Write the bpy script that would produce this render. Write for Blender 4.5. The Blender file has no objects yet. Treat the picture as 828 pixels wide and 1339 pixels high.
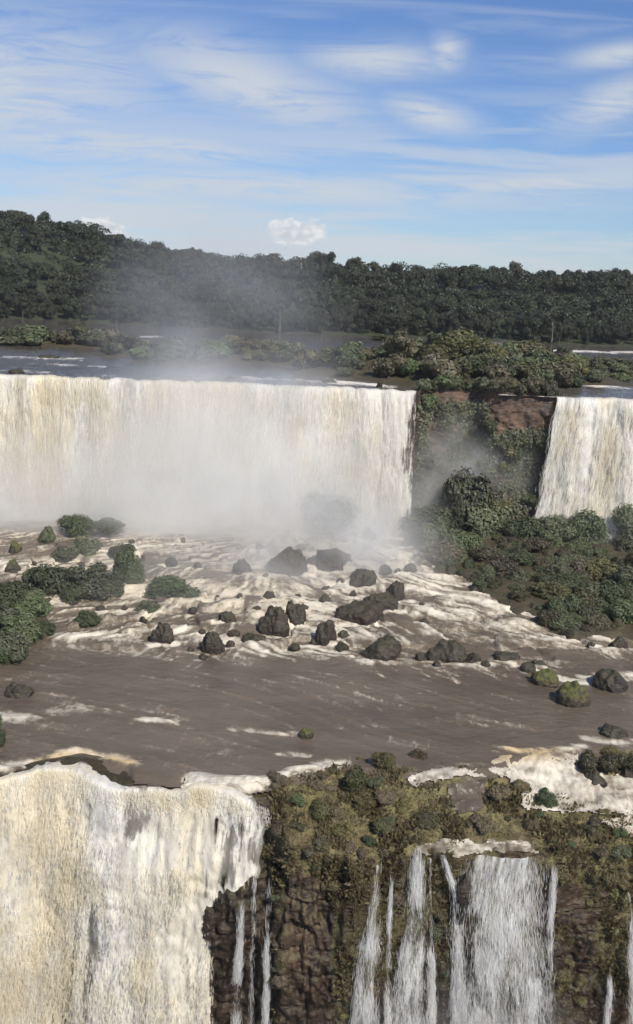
import bpy, math, random
import numpy as np
from mathutils import Matrix, Vector

# ------------------------------------------------------------------ camera
PW, PH = 828.0, 1339.0            # pixel frame of the photograph
FPX = 1400.0                      # focal length in those pixels
CAM = np.array([0.0, 0.0, 27.0])  # metres; upper river surface is z = 0
PITCH, ROLL = math.radians(12.3), math.radians(2.1)
_f = np.array([0, math.cos(PITCH), -math.sin(PITCH)])
_u0 = np.array([0, math.sin(PITCH), math.cos(PITCH)])
_r0 = np.array([1.0, 0, 0])
_r = math.cos(ROLL) * _r0 + math.sin(ROLL) * _u0
_u = -math.sin(ROLL) * _r0 + math.cos(ROLL) * _u0

scene = bpy.context.scene
C = scene.collection
cd = bpy.data.cameras.new('camera')
cam = bpy.data.objects.new('camera', cd)
C.objects.link(cam)
cam.matrix_world = Matrix(((_r[0], _u[0], -_f[0], CAM[0]), (_r[1], _u[1], -_f[1], CAM[1]),
                           (_r[2], _u[2], -_f[2], CAM[2]), (0, 0, 0, 1)))
cd.sensor_fit = 'HORIZONTAL'
cd.sensor_width = 36
cd.lens = 36 * FPX / PW
cd.clip_start = 1
cd.clip_end = 6000
scene.camera = cam

# ------------------------------------------------------------------ light
SUN_EL, SUN_AZ = math.radians(43), math.radians(148)    # azimuth clockwise from +Y
sdir = np.array([math.sin(SUN_AZ) * math.cos(SUN_EL), math.cos(SUN_AZ) * math.cos(SUN_EL), math.sin(SUN_EL)])
sl = bpy.data.lights.new('sun', 'SUN')
sl.energy = 4.3
sl.angle = math.radians(0.6)
sl.color = (1.0, 0.95, 0.87)
so = bpy.data.objects.new('sun', sl)
C.objects.link(so)
so.rotation_euler = Vector(-sdir).to_track_quat('-Z', 'Y').to_euler()

vs = scene.view_settings
vs.view_transform = 'Standard'
vs.look = 'None'
vs.exposure = 0.36
vs.gamma = 1
vs.use_curve_mapping = False
scene.render.engine = 'CYCLES'
cy = scene.cycles
cy.use_denoising = True
cy.volume_bounces = 6
cy.max_bounces = 8
cy.diffuse_bounces = 2
cy.transparent_max_bounces = 12
cy.volume_step_rate = 4.0
cy.use_adaptive_sampling = True
cy.adaptive_threshold = 0.03


class NT:
    """small node-tree writer"""
    def __init__(self, tree):
        self.t = tree
        tree.nodes.clear()

    def n(self, typ, **kw):
        nd = self.t.nodes.new(typ)
        for k, v in kw.items():
            if k.startswith('i_'):
                key = k[2:]
                key = int(key) if key.isdigit() else key.replace('_', ' ')
                self.put(nd.inputs[key], v)
            else:
                setattr(nd, k, v)
        return nd

    def put(self, sock, v):
        if hasattr(v, 'is_output') or isinstance(v, bpy.types.NodeSocket):
            self.t.links.new(v, sock)
        else:
            sock.default_value = v

    def math(self, op, a, b=None, c=None, clamp=False):
        nd = self.t.nodes.new('ShaderNodeMath')
        nd.operation = op
        nd.use_clamp = clamp
        for i, v in enumerate((a, b, c)):
            if v is not None:
                self.put(nd.inputs[i], v)
        return nd.outputs[0]

    def ramp(self, fac, stops, interp='LINEAR'):
        nd = self.t.nodes.new('ShaderNodeValToRGB')
        nd.color_ramp.interpolation = interp
        els = nd.color_ramp.elements
        while len(els) < len(stops):
            els.new(0.5)
        for e, (p, c) in zip(els, stops):
            e.position = p
            e.color = (c, c, c, 1) if isinstance(c, (int, float)) else (*c, 1)
        self.put(nd.inputs[0], fac)
        return nd.outputs[0]

    def mix(self, fac, a, b, blend='MIX'):
        nd = self.t.nodes.new('ShaderNodeMix')
        nd.data_type = 'RGBA'
        nd.blend_type = blend
        for s, v in ((nd.inputs[0], fac), (nd.inputs[6], a), (nd.inputs[7], b)):
            if isinstance(v, tuple) and len(v) == 3:
                v = (*v, 1)
            self.put(s, v)
        return nd.outputs[2]

    def noise(self, vec, scale, detail=4, rough=0.55, dist=0.0, out=0):
        nd = self.n('ShaderNodeTexNoise', i_Scale=scale, i_Detail=detail, i_Roughness=rough, i_Distortion=dist)
        if vec is not None:
            self.put(nd.inputs['Vector'], vec)
        return nd.outputs[out]

    def mapping(self, vec, loc=(0, 0, 0), rot=(0, 0, 0), scale=(1, 1, 1)):
        nd = self.n('ShaderNodeMapping', i_Location=loc, i_Rotation=rot, i_Scale=scale)
        self.put(nd.inputs['Vector'], vec)
        return nd.outputs[0]

    def step(self, x, lo, hi):
        nd = self.n('ShaderNodeMapRange', interpolation_type='SMOOTHSTEP')
        self.put(nd.inputs[0], x)
        nd.inputs[1].default_value = lo
        nd.inputs[2].default_value = hi
        return nd.outputs[0]

    def attr(self, name, out='Fac'):
        return self.n('ShaderNodeAttribute', attribute_name=name).outputs[out]


def px_dir(x, y):
    d = _f + _r * (x - PW / 2) / FPX - _u * (y - PH / 2) / FPX
    return d / np.linalg.norm(d)


# ------------------------------------------------------------------ sky
world = bpy.data.worlds.new('World')
scene.world = world
world.use_nodes = True
world.cycles.sampling_method = 'MANUAL'
world.cycles.sample_map_resolution = 512
w = NT(world.node_tree)
sky = w.n('ShaderNodeTexSky', sky_type='NISHITA', sun_disc=False, sun_elevation=SUN_EL, sun_rotation=SUN_AZ,
          altitude=200, air_density=1.0, dust_density=0.1, ozone_density=2.2)
gen = w.n('ShaderNodeTexCoord').outputs['Generated']
sep = w.n('ShaderNodeSeparateXYZ', i_Vector=gen)
zz = w.math('MAXIMUM', sep.outputs[2], 0.0)
zp = w.math('ADD', zz, 0.16)
cx = w.math('DIVIDE', sep.outputs[0], zp)
cyy = w.math('DIVIDE', sep.outputs[1], zp)
plane = w.n('ShaderNodeCombineXYZ', i_0=cx, i_1=cyy).outputs[0]
# high thin cirrus: two stretched noise layers over the whole dome
m1 = w.mapping(plane, loc=(1.3, 4.2, 0), rot=(0, 0, math.radians(-14)), scale=(0.75, 1.5, 1))
n1 = w.noise(m1, 1.15, 8, 0.58, 0.9)
c1 = w.step(n1, 0.49, 0.78)
m2 = w.mapping(plane, loc=(7.3, 0.9, 0), rot=(0, 0, math.radians(8)), scale=(0.5, 3.2, 1))
n2 = w.noise(m2, 1.5, 7, 0.55, 0.5)
c2 = w.step(n2, 0.50, 0.74)
# streaky layer cloud close to the horizon
low = w.step(zz, 0.22, 0.05)
lowhi = w.step(zz, -0.02, 0.02)
m3 = w.mapping(gen, rot=(0, math.radians(1.5), 0), scale=(2.2, 2.2, 30))
n3 = w.noise(m3, 1.6, 6, 0.55, 0.4)
c3 = w.math('MULTIPLY', w.step(n3, 0.40, 0.60), w.math('MULTIPLY', low, lowhi))


def blob(px, py, sx, sy, rot=0.0):
    """soft patch of cloud cover round one direction (angles)"""
    d = px_dir(px, py)
    right = np.cross(d, [0, 0, 1.0]); right /= np.linalg.norm(right)
    up = np.cross(right, d)
    a, b = math.cos(rot), math.sin(rot)
    r2, u2 = right * a + up * b, -right * b + up * a
    dx = w.n('ShaderNodeVectorMath', operation='DOT_PRODUCT', i_0=gen, i_1=tuple(r2)).outputs['Value']
    dy = w.n('ShaderNodeVectorMath', operation='DOT_PRODUCT', i_0=gen, i_1=tuple(u2)).outputs['Value']
    dz = w.n('ShaderNodeVectorMath', operation='DOT_PRODUCT', i_0=gen, i_1=tuple(d)).outputs['Value']
    q = w.math('ADD', w.math('POWER', w.math('DIVIDE', dx, sx / FPX), 2.0), w.math('POWER', w.math('DIVIDE', dy, sy / FPX), 2.0))
    g = w.math('EXPONENT', w.math('MULTIPLY', q, -1.0))
    return w.math('MULTIPLY', g, w.math('GREATER_THAN', dz, 0.0))


wisp = None
for b in ((10, 115, 200, 85, 0.1), (330, 112, 170, 44, -0.28), (490, 80, 90, 22, 0.0), (585, 70, 22, 22, 0.6), (800, 135, 70, 26, 0.35),
          (560, 150, 60, 20, -0.2), (150, 190, 260, 26, 0.0), (330, 245, 400, 24, 0.0), (700, 240, 200, 14, 0.05), (810, 72, 60, 14, 0.1)):
    g = blob(*b)
    wisp = g if wisp is None else w.math('MAXIMUM', wisp, g)
nw = w.noise(w.mapping(plane, rot=(0, 0, math.radians(-20)), scale=(1.0, 1.9, 1)), 2.8, 9, 0.64, 1.1)
wz = w.math('MULTIPLY', wisp, w.step(nw, 0.18, 0.60))
cir = w.math('MAXIMUM', w.math('MULTIPLY', c1, 0.42), w.math('MULTIPLY', c2, 0.36))
cir = w.math('MAXIMUM', cir, w.math('MULTIPLY', wz, 0.95))
cir = w.math('MAXIMUM', cir, w.math('MULTIPLY', c3, 0.85))
cum = None
for b in ((390, 304, 40, 18, 0.0), (140, 300, 38, 17, -0.25), (365, 298, 18, 12, 0), (410, 300, 18, 14, 0)):
    g = blob(*b)
    cum = g if cum is None else w.math('MAXIMUM', cum, g)
nc = w.noise(w.mapping(gen, scale=(1, 1, 1.6)), 95.0, 6, 0.62, 0.3)
cum = w.step(w.math('ADD', cum, w.math('MULTIPLY', w.math('SUBTRACT', nc, 0.5), 1.2)), 0.36, 0.78)
base = w.mix(1.0, sky.outputs[0], (0.63, 0.795, 1.12), 'MULTIPLY')
withc = w.mix(cir, base, (6.6, 7.1, 7.8))
withc = w.mix(w.math('MULTIPLY', cum, 0.85), withc, w.mix(w.step(nc, 0.30, 0.72), (6.3, 6.6, 7.1), (9.6, 9.6, 9.5)))
bg = w.n('ShaderNodeBackground', i_Color=withc, i_Strength=0.072)
w.t.links.new(bg.outputs[0], w.n('ShaderNodeOutputWorld').inputs[0])

# ------------------------------------------------------------------ maths helpers
rng = np.random.default_rng(11)
random.seed(5)


def _hash(ix, iy, iz, seed):
    h = (ix.astype(np.int64) * 374761393 + iy.astype(np.int64) * 668265263 + iz.astype(np.int64) * 2147483647 + seed * 974634777) & 0xffffffff
    h = ((h ^ (h >> 13)) * 1274126177) & 0xffffffff
    h = ((h ^ (h >> 16)) * 2246822519) & 0xffffffff
    return ((h ^ (h >> 15)) & 0xffffff) / float(0xffffff)


def vnoise(p, seed=0):
    """value noise, p (...,3) -> -1..1"""
    p = np.asarray(p, float)
    i = np.floor(p)
    f = p - i
    f = f * f * f * (f * (f * 6 - 15) + 10)
    i = i.astype(np.int64)
    r = 0
    for dx in (0, 1):
        wx = f[..., 0] if dx else 1 - f[..., 0]
        for dy in (0, 1):
            wy = f[..., 1] if dy else 1 - f[..., 1]
            for dz in (0, 1):
                wz_ = f[..., 2] if dz else 1 - f[..., 2]
                r = r + wx * wy * wz_ * _hash(i[..., 0] + dx, i[..., 1] + dy, i[..., 2] + dz, seed)
    return r * 2 - 1


def fbm(p, octaves=4, seed=0, gain=0.5):
    p = np.asarray(p, float)
    a, s, t = 1.0, 0, 0
    for o in range(octaves):
        s = s + a * vnoise(p * (2.03 ** o) + o * 17.3, seed + o)
        t += a
        a *= gain
    return s / t


def cellrand(p, seed=0):
    i = np.floor(np.asarray(p, float)).astype(np.int64)
    return _hash(i[..., 0], i[..., 1], i[..., 2], seed) * 2 - 1


def V3(x, y, z):
    x, y, z = np.broadcast_arrays(np.asarray(x, float), np.asarray(y, float), np.asarray(z, float))
    return np.stack([x, y, z], -1)


def sstep(a, b, x):
    t = np.clip((np.asarray(x, float) - a) / (b - a), 0, 1)
    return t * t * (3 - 2 * t)


def at_z(x, y, z):
    d = px_dir(x, y)
    return CAM + d * ((z - CAM[2]) / d[2])


def at_Y(x, y, Y):
    d = px_dir(x, y)
    return CAM + d * (Y / d[1])


def project(P):
    q = np.asarray(P, float) - CAM
    dz = q @ _f
    dz = np.where(dz < 1, 1, dz)
    return PW / 2 + FPX * (q @ _r) / dz, PH / 2 - FPX * (q @ _u) / dz


def zpool(Y):
    return -41 + 5 * sstep(188, 268, Y)


def at_pool(x, y):
    Y = 200.0
    for k in range(30):
        p = at_z(x, y, float(zpool(Y)))
        Y = 0.5 * Y + 0.5 * p[1]
    return p


def strokes(px, py, lst):
    """max over polylines of strength*exp(-(d/width)^2), in photo pixels of the points"""
    out = np.zeros_like(px)
    for pts, wd, st in lst:
        best = np.full_like(px, 1e9)
        for (ax, ay), (bx, by) in zip(pts[:-1], pts[1:]):
            vx, vy = bx - ax, by - ay
            t = np.clip(((px - ax) * vx + (py - ay) * vy) / (vx * vx + vy * vy + 1e-9), 0, 1)
            d2 = ((px - ax - t * vx) * 0.45) ** 2 + (py - ay - t * vy) ** 2
            best = np.minimum(best, d2)
        out = np.maximum(out, st * np.exp(-best / wd ** 2))
    return out


def inpoly(px, py, poly):
    r = np.zeros(px.shape, bool)
    n = len(poly)
    for i in range(n):
        x0, y0 = poly[i]
        x1, y1 = poly[(i + 1) % n]
        c = ((y0 > py) != (y1 > py)) & (px < (x1 - x0) * (py - y0) / (y1 - y0 + 1e-12) + x0)
        r ^= c
    return r


# ------------------------------------------------------------------ object helpers
def mesh_np(name, verts, faces, mat, smooth=True, attrs=None, uv=None, fattrs=None):
    me = bpy.data.meshes.new(name)
    verts = np.asarray(verts, np.float32).reshape(-1, 3)
    faces = np.asarray(faces, np.int32)
    k = faces.shape[1]
    me.vertices.add(len(verts))
    me.vertices.foreach_set('co', verts.ravel())
    me.loops.add(faces.size)
    me.loops.foreach_set('vertex_index', faces.ravel())
    me.polygons.add(len(faces))
    me.polygons.foreach_set('loop_start', np.arange(0, faces.size, k, dtype=np.int32))
    me.polygons.foreach_set('loop_total', np.full(len(faces), k, np.int32))
    me.polygons.foreach_set('use_smooth', np.full(len(faces), smooth, bool))
    if uv is not None:
        l = me.uv_layers.new(name='uv')
        l.data.foreach_set('uv', np.asarray(uv, np.float32).reshape(-1, 2)[faces.ravel()].ravel())
    for nm, a in (attrs or {}).items():
        at = me.attributes.new(nm, 'FLOAT', 'POINT')
        at.data.foreach_set('value', np.asarray(a, np.float32).ravel())
    for nm, a in (fattrs or {}).items():
        at = me.attributes.new(nm, 'FLOAT', 'FACE')
        at.data.foreach_set('value', np.asarray(a, np.float32).ravel())
    me.materials.append(mat)
    me.update(calc_edges=True)
    me.validate()
    return me


def grid_faces(nu, nv, keep=None):
    i, j = np.meshgrid(np.arange(nu - 1), np.arange(nv - 1), indexing='ij')
    a = (i * nv + j).ravel()
    F = np.stack([a, a + nv, a + nv + 1, a + 1], -1)
    if keep is not None:
        k = keep.reshape(-1)
        F = F[k[F].all(1)]
    return F


def compact(V, F, *arrs):
    used = np.unique(F)
    mp = np.full(len(V), -1)
    mp[used] = np.arange(len(used))
    return (V[used], mp[F]) + tuple(a[used] for a in arrs)


def obj(name, me, parent=None, loc=None):
    o = bpy.data.objects.new(name, me)
    C.objects.link(o)
    if parent is not None:
        o.parent = parent
    if loc is not None:
        o.location = [float(v) for v in loc]
    return o


def tag(o, label, cat, group=None):
    o['label'] = label
    o['category'] = cat
    if group:
        o['group'] = group
    return o


def kind(o, k):
    o['kind'] = k
    return o


def gnormals(P, nu, nv):
    Q = P.reshape(nu, nv, 3)
    du = np.gradient(Q, axis=0)
    dv = np.gradient(Q, axis=1)
    n = np.cross(du, dv)
    n /= np.linalg.norm(n, axis=-1, keepdims=True) + 1e-9
    return n


# ------------------------------------------------------------------ materials
def new_mat(name):
    m = bpy.data.materials.new(name)
    m.use_nodes = True
    return m, NT(m.node_tree)


def finish(t, shader, vol=False):
    o = t.n('ShaderNodeOutputMaterial')
    t.t.links.new(shader, o.inputs[1 if vol else 0])


def mat_river(name, body, foamcol, goldcol, flow=(0.9, 0.35), bramp=2.5, bump=0.55, rough=0.14):
    """muddy river: glossy brown body, broken cream foam driven by the vertex attribute foam"""
    m, t = new_mat(name)
    pos = t.n('ShaderNodeNewGeometry').outputs['Position']
    foam = t.attr('foam')
    gold = t.attr('gold')
    mp = t.mapping(pos, scale=(flow[0], flow[1], flow[0]))
    na = t.noise(mp, 1.0, 6, 0.6, 1.2)
    nb = t.noise(t.mapping(pos, scale=(1.5, 1.2, 1.5)), 1.0, 4, 0.6, 0.3)
    nl = t.noise(t.mapping(pos, rot=(0, 0, 0.5), scale=(flow[0] * 0.33, flow[1] * 0.5, flow[0] * 0.4)), 1.0, 5, 0.6, 1.8)
    br = t.math('ADD', t.math('MULTIPLY', na, 0.45), t.math('ADD', t.math('MULTIPLY', nb, 0.13), t.math('MULTIPLY', nl, 0.42)))
    x = t.math('ADD', foam, t.math('MULTIPLY', t.math('SUBTRACT', br, 0.5), bramp))
    fm = t.step(x, 0.25, 1.04)
    fm = t.math('MULTIPLY', fm, t.step(foam, 0.02, 0.16))
    tint = t.step(t.noise(t.mapping(pos, scale=(0.03, 0.11, 0.1)), 1.0, 3, 0.5, 0.8), 0.25, 0.75)
    bodyc = t.mix(tint, tuple(c * 0.78 for c in body), tuple(c * 1.18 for c in body))
    thin = t.mix(t.math('MULTIPLY', foam, 0.28, clamp=True), bodyc, tuple(0.45 * a + 0.55 * b for a, b in zip(body, goldcol)))
    fc = t.mix(t.math('MULTIPLY', t.noise(t.mapping(pos, scale=(0.3, 0.3, 0.3)), 1.0, 4, 0.6), 0.9, clamp=True), foamcol, tuple(0.62 * a + 0.38 * b for a, b in zip(foamcol, goldcol)))
    fc = t.mix(t.math('MULTIPLY', gold, 0.8), fc, goldcol)
    col = t.mix(fm, thin, fc)
    ro = t.math('ADD', rough, t.math('MULTIPLY', fm, 0.6))
    w1 = t.noise(t.mapping(pos, scale=(0.35, 0.8, 0.5)), 1.0, 6, 0.62, 0.4)
    w2 = t.noise(t.mapping(pos, scale=(1.2, 2.2, 1.2)), 1.5, 4, 0.6, 0.2)
    h = t.math('ADD', t.math('MULTIPLY', w1, 1.1), t.math('MULTIPLY', w2, 0.3))
    h = t.math('ADD', h, t.math('MULTIPLY', fm, t.math('MULTIPLY', nb, 0.35)))
    bmp = t.n('ShaderNodeBump', i_Strength=bump, i_Distance=0.7, i_Height=h)
    p = t.n('ShaderNodeBsdfPrincipled', i_Base_Color=col, i_Roughness=ro, i_Normal=bmp.outputs[0])
    p.inputs['IOR'].default_value = 1.33
    finish(t, p.outputs[0])
    return m


def mat_fall(name, white, cream, dens=1.0, ustreak=0.55, vstreak=0.045, creaminess=0.5, alpha_lo=0.30, alpha_hi=0.46, warp=1.2, gap=(0.46, 0.43, 0.37), floor=0.0):
    """falling water: flow-aligned strands, thin places let the wet rock behind show through"""
    m, t = new_mat(name)
    uv = t.n('ShaderNodeUVMap', uv_map='uv').outputs[0]
    thick = t.attr('thick')
    wv = t.n('ShaderNodeVectorMath', operation='SCALE', i_0=t.noise(t.mapping(uv, scale=(0.16, 0.07, 1)), 1.0, 3, 0.5, 0, out=1), i_Scale=warp).outputs[0]
    uv = t.n('ShaderNodeVectorMath', operation='ADD', i_0=uv, i_1=wv).outputs[0]
    a = t.noise(t.mapping(uv, scale=(ustreak, vstreak, 1)), 1.0, 9, 0.68, 0.35)
    b = t.noise(t.mapping(uv, loc=(5, 3, 0), scale=(ustreak * 3.4, vstreak * 5.0, 1)), 1.0, 7, 0.7, 0.6)
    c = t.noise(t.mapping(uv, loc=(9, 1, 0), scale=(1.5, 0.8, 1)), 1.0, 7, 0.7, 0.9)
    s = t.math('ADD', t.math('MULTIPLY', a, 0.48), t.math('ADD', t.math('MULTIPLY', b, 0.32), t.math('MULTIPLY', c, 0.20)))
    big = t.noise(t.mapping(uv, loc=(2, 8, 0), scale=(0.09, 0.016, 1)), 1.0, 4, 0.55, 0.3)
    cr = t.step(t.math('ADD', big, t.math('MULTIPLY', t.math('SUBTRACT', a, 0.5), 0.5)), 0.62 - creaminess * 0.35, 0.86 - creaminess * 0.35)
    cr = t.math('MULTIPLY', cr, t.attr('tint'))
    col = t.mix(cr, white, cream)
    sp = t.noise(t.mapping(uv, loc=(3, 7, 0), scale=(3.4, 1.3, 1)), 1.0, 4, 0.7, 0.4)
    lo = t.step(t.math('ADD', s, t.math('MULTIPLY', t.math('SUBTRACT', sp, 0.5), 0.35)), 0.34, 0.54)
    col = t.mix(lo, gap, col)
    al = t.step(t.math('ADD', s, t.math('MULTIPLY', t.math('SUBTRACT', thick, 0.5), 0.42 * dens)), alpha_lo, alpha_hi)
    thin = t.step(al, 0.75, 0.1)
    col = t.mix(t.math('MULTIPLY', thin, 0.7), col, (0.40, 0.36, 0.29))
    al = t.math('MAXIMUM', al, t.math('MULTIPLY', t.step(thick, 0.02, 0.10), floor))
    h = t.math('ADD', t.math('MULTIPLY', s, 1.0), t.math('MULTIPLY', c, 0.35))
    bmp = t.n('ShaderNodeBump', i_Strength=0.3, i_Distance=0.6, i_Height=h)
    dif = t.n('ShaderNodeBsdfPrincipled', i_Base_Color=col, i_Roughness=0.55, i_Normal=bmp.outputs[0])
    trl = t.n('ShaderNodeBsdfTranslucent', i_Color=col, i_Normal=bmp.outputs[0])
    mx = t.n('ShaderNodeMixShader', i_Fac=0.35)
    t.t.links.new(dif.outputs[0], mx.inputs[1]); t.t.links.new(trl.outputs[0], mx.inputs[2])
    tr = t.n('ShaderNodeBsdfTransparent')
    mo = t.n('ShaderNodeMixShader', i_Fac=al)
    t.t.links.new(tr.outputs[0], mo.inputs[1]); t.t.links.new(mx.outputs[0], mo.inputs[2])
    finish(t, mo.outputs[0])
    return m


def mat_rock(name, dark, warm, moss, mossamt=0.5, rough=0.62, scale=1.0):
    m, t = new_mat(name)
    geo = t.n('ShaderNodeNewGeometry')
    pos = geo.outputs['Position']
    n1 = t.noise(pos, 0.16 * scale, 6, 0.6, 0.6)
    n2 = t.noise(pos, 0.9 * scale, 7, 0.65, 0.3)
    n3 = t.noise(t.mapping(pos, scale=(0.5, 0.5, 2.4)), 0.8 * scale, 5, 0.6, 0.2)
    col = t.mix(t.step(n1, 0.36, 0.64), dark, warm)
    col = t.mix(t.math('MULTIPLY', t.step(n2, 0.42, 0.7), 0.55), col, tuple(1.9 * c for c in warm))
    col = t.mix(t.math('MULTIPLY', t.step(n3, 0.48, 0.34), 0.75), col, tuple(0.45 * c for c in dark))
    up = t.n('ShaderNodeSeparateXYZ', i_Vector=geo.outputs['Normal']).outputs[2]
    mo = t.math('MULTIPLY', t.step(t.math('ADD', up, t.math('MULTIPLY', t.math('SUBTRACT', n2, 0.5), 1.6)), 0.25, 0.75), mossamt)
    veg = t.attr('veg')
    mo = t.math('MAXIMUM', mo, t.math('MULTIPLY', veg, t.step(t.noise(pos, 0.55 * scale, 5, 0.65), 0.36, 0.56)))
    mc = t.mix(t.noise(pos, 1.3 * scale, 5, 0.6), tuple(0.55 * c for c in moss), tuple(1.45 * c for c in moss))
    col = t.mix(mo, col, mc)
    wet = t.attr('wet')
    col = t.mix(wet, col, t.mix(1.0, col, (0.42, 0.42, 0.43), 'MULTIPLY'))
    ro = t.math('SUBTRACT', rough, t.math('MULTIPLY', wet, 0.32))
    h = t.math('ADD', t.math('MULTIPLY', n2, 0.6), t.math('MULTIPLY', n3, 0.7))
    bmp = t.n('ShaderNodeBump', i_Strength=0.9, i_Distance=0.6 / scale, i_Height=h)
    p = t.n('ShaderNodeBsdfPrincipled', i_Base_Color=col, i_Roughness=ro, i_Normal=bmp.outputs[0])
    p.inputs['Specular IOR Level'].default_value = 0.3
    finish(t, p.outputs[0])
    return m


def mat_leaf(name, a, b, c, trans=0.28):
    """leaves: per-leaf and per-plant variation between three greens"""
    m, t = new_mat(name)
    rnd = t.attr('rnd')
    orn = t.n('ShaderNodeObjectInfo').outputs['Random']
    pos = t.n('ShaderNodeTexCoord').outputs['Object']
    cl = t.noise(pos, 0.75, 3, 0.5)
    k = t.math('ADD', t.math('MULTIPLY', rnd, 0.45), t.math('MULTIPLY', t.math('SUBTRACT', cl, 0.25), 0.9))
    col = t.ramp(k, [(0.12, a), (0.5, b), (0.95, c)])
    hs = t.n('ShaderNodeHueSaturation', i_Hue=t.math('ADD', 0.455, t.math('MULTIPLY', orn, 0.05)), i_Saturation=t.math('ADD', 0.75, t.math('MULTIPLY', orn, 0.35)),
             i_Value=t.math('ADD', 0.66, t.math('MULTIPLY', t.math('FRACT', t.math('MULTIPLY', orn, 7.13)), 0.85)), i_Color=col)
    p = t.n('ShaderNodeBsdfPrincipled', i_Base_Color=hs.outputs[0], i_Roughness=0.55)
    tl = t.n('ShaderNodeBsdfTranslucent', i_Color=hs.outputs[0])
    mx = t.n('ShaderNodeMixShader', i_Fac=trans)
    t.t.links.new(p.outputs[0], mx.inputs[1]); t.t.links.new(tl.outputs[0], mx.inputs[2])
    finish(t, mx.outputs[0])
    return m


def mat_bark(name, col):
    m, t = new_mat(name)
    pos = t.n('ShaderNodeTexCoord').outputs['Object']
    n = t.noise(t.mapping(pos, scale=(3, 3, 0.6)), 1.5, 5, 0.6)
    cc = t.mix(n, tuple(0.5 * k for k in col), tuple(1.5 * k for k in col))
    bmp = t.n('ShaderNodeBump', i_Strength=0.6, i_Distance=0.1, i_Height=n)
    p = t.n('ShaderNodeBsdfPrincipled', i_Base_Color=cc, i_Roughness=0.85, i_Normal=bmp.outputs[0])
    finish(t, p.outputs[0])
    return m


WHITE, CREAM = (0.86, 0.835, 0.775), (0.85, 0.76, 0.57)
M_pool = mat_river('muddy_pool_water', (0.106, 0.084, 0.063), (0.64, 0.60, 0.51), (0.52, 0.37, 0.17), bramp=1.75, bump=0.5)
M_upper = mat_river('upper_river_water', (0.075, 0.065, 0.058), (0.74, 0.71, 0.64), (0.5, 0.38, 0.2), flow=(0.5, 0.22), bump=0.18, rough=0.08)
M_casc = mat_river('terrace_cascade_water', (0.112, 0.090, 0.070), (0.66, 0.63, 0.55), (0.52, 0.37, 0.17), bramp=1.6, bump=0.25)
M_deep = mat_river('gorge_water', (0.075, 0.06, 0.047), (0.72, 0.68, 0.58), (0.5, 0.36, 0.16))
M_fallfar = mat_fall('far_fall_water', WHITE, CREAM, creaminess=0.8, ustreak=0.33, vstreak=0.035, alpha_lo=0.26, alpha_hi=0.40)
M_fallnear = mat_fall('near_fall_water', WHITE, CREAM, creaminess=0.85, ustreak=0.42, vstreak=0.085, alpha_lo=0.28, alpha_hi=0.50, warp=3.2, floor=0.5)
M_veil = mat_fall('spray_veil_water', (0.87, 0.85, 0.80), (0.84, 0.74, 0.54), creaminess=0.6, ustreak=0.6, vstreak=0.10, alpha_lo=0.40, alpha_hi=0.90, warp=2.4)
def mat_streak(name, lo, mid, hi, alpha=0.40):
    m, t = new_mat(name)
    col = t.ramp(t.attr('rnd'), [(0.0, lo), (0.45, mid), (1.0, hi)])
    p = t.n('ShaderNodeBsdfPrincipled', i_Base_Color=col, i_Roughness=0.5)
    tl = t.n('ShaderNodeBsdfTranslucent', i_Color=col)
    mx = t.n('ShaderNodeMixShader', i_Fac=0.45)
    t.t.links.new(p.outputs[0], mx.inputs[1]); t.t.links.new(tl.outputs[0], mx.inputs[2])
    tr = t.n('ShaderNodeBsdfTransparent')
    mo = t.n('ShaderNodeMixShader', i_Fac=alpha)
    t.t.links.new(tr.outputs[0], mo.inputs[1]); t.t.links.new(mx.outputs[0], mo.inputs[2])
    finish(t, mo.outputs[0])
    return m


M_streak = mat_streak('falling_water_streaks', (0.84, 0.76, 0.59), (0.86, 0.83, 0.75), (0.88, 0.87, 0.84))
M_streakw = mat_streak('white_water_streaks', (0.70, 0.66, 0.58), (0.84, 0.83, 0.80), (0.88, 0.88, 0.87))
M_wisp = mat_streak('wispy_water_streaks', (0.70, 0.68, 0.63), (0.84, 0.83, 0.80), (0.88, 0.88, 0.87), 0.30)
M_fallthin = mat_fall('thin_fall_water', (0.80, 0.80, 0.79), (0.74, 0.69, 0.58), creaminess=0.3, ustreak=0.9, vstreak=0.10, alpha_lo=0.36, alpha_hi=0.62)
M_cliff = mat_rock('basalt_cliff', (0.029, 0.021, 0.014), (0.088, 0.054, 0.032), (0.16, 0.138, 0.060), 0.45)
M_cliff_far = mat_rock('far_basalt_cliff', (0.050, 0.041, 0.035), (0.13, 0.078, 0.052), (0.08, 0.078, 0.036), 0.3)
M_boulder = mat_rock('river_boulder_rock', (0.030, 0.024, 0.019), (0.062, 0.048, 0.035), (0.062, 0.058, 0.030), 0.6, rough=0.6, scale=1.6)
M_mossrock = mat_rock('mossy_boulder_rock', (0.035, 0.030, 0.022), (0.065, 0.055, 0.032), (0.085, 0.088, 0.024), 0.95, rough=0.7, scale=1.6)
M_soil = mat_rock('islet_ground', (0.035, 0.028, 0.021), (0.085, 0.058, 0.040), (0.055, 0.052, 0.024), 0.6)
M_bank = mat_rock('wooded_bank_ground', (0.03, 0.028, 0.02), (0.05, 0.045, 0.03), (0.04, 0.05, 0.025), 0.9)
M_forest = mat_leaf('forest_leaves', (0.014, 0.020, 0.011), (0.032, 0.041, 0.020), (0.078, 0.085, 0.042), 0.25)
M_olive = mat_leaf('olive_leaves', (0.060, 0.062, 0.026), (0.118, 0.114, 0.050), (0.175, 0.165, 0.080), 0.3)
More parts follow.
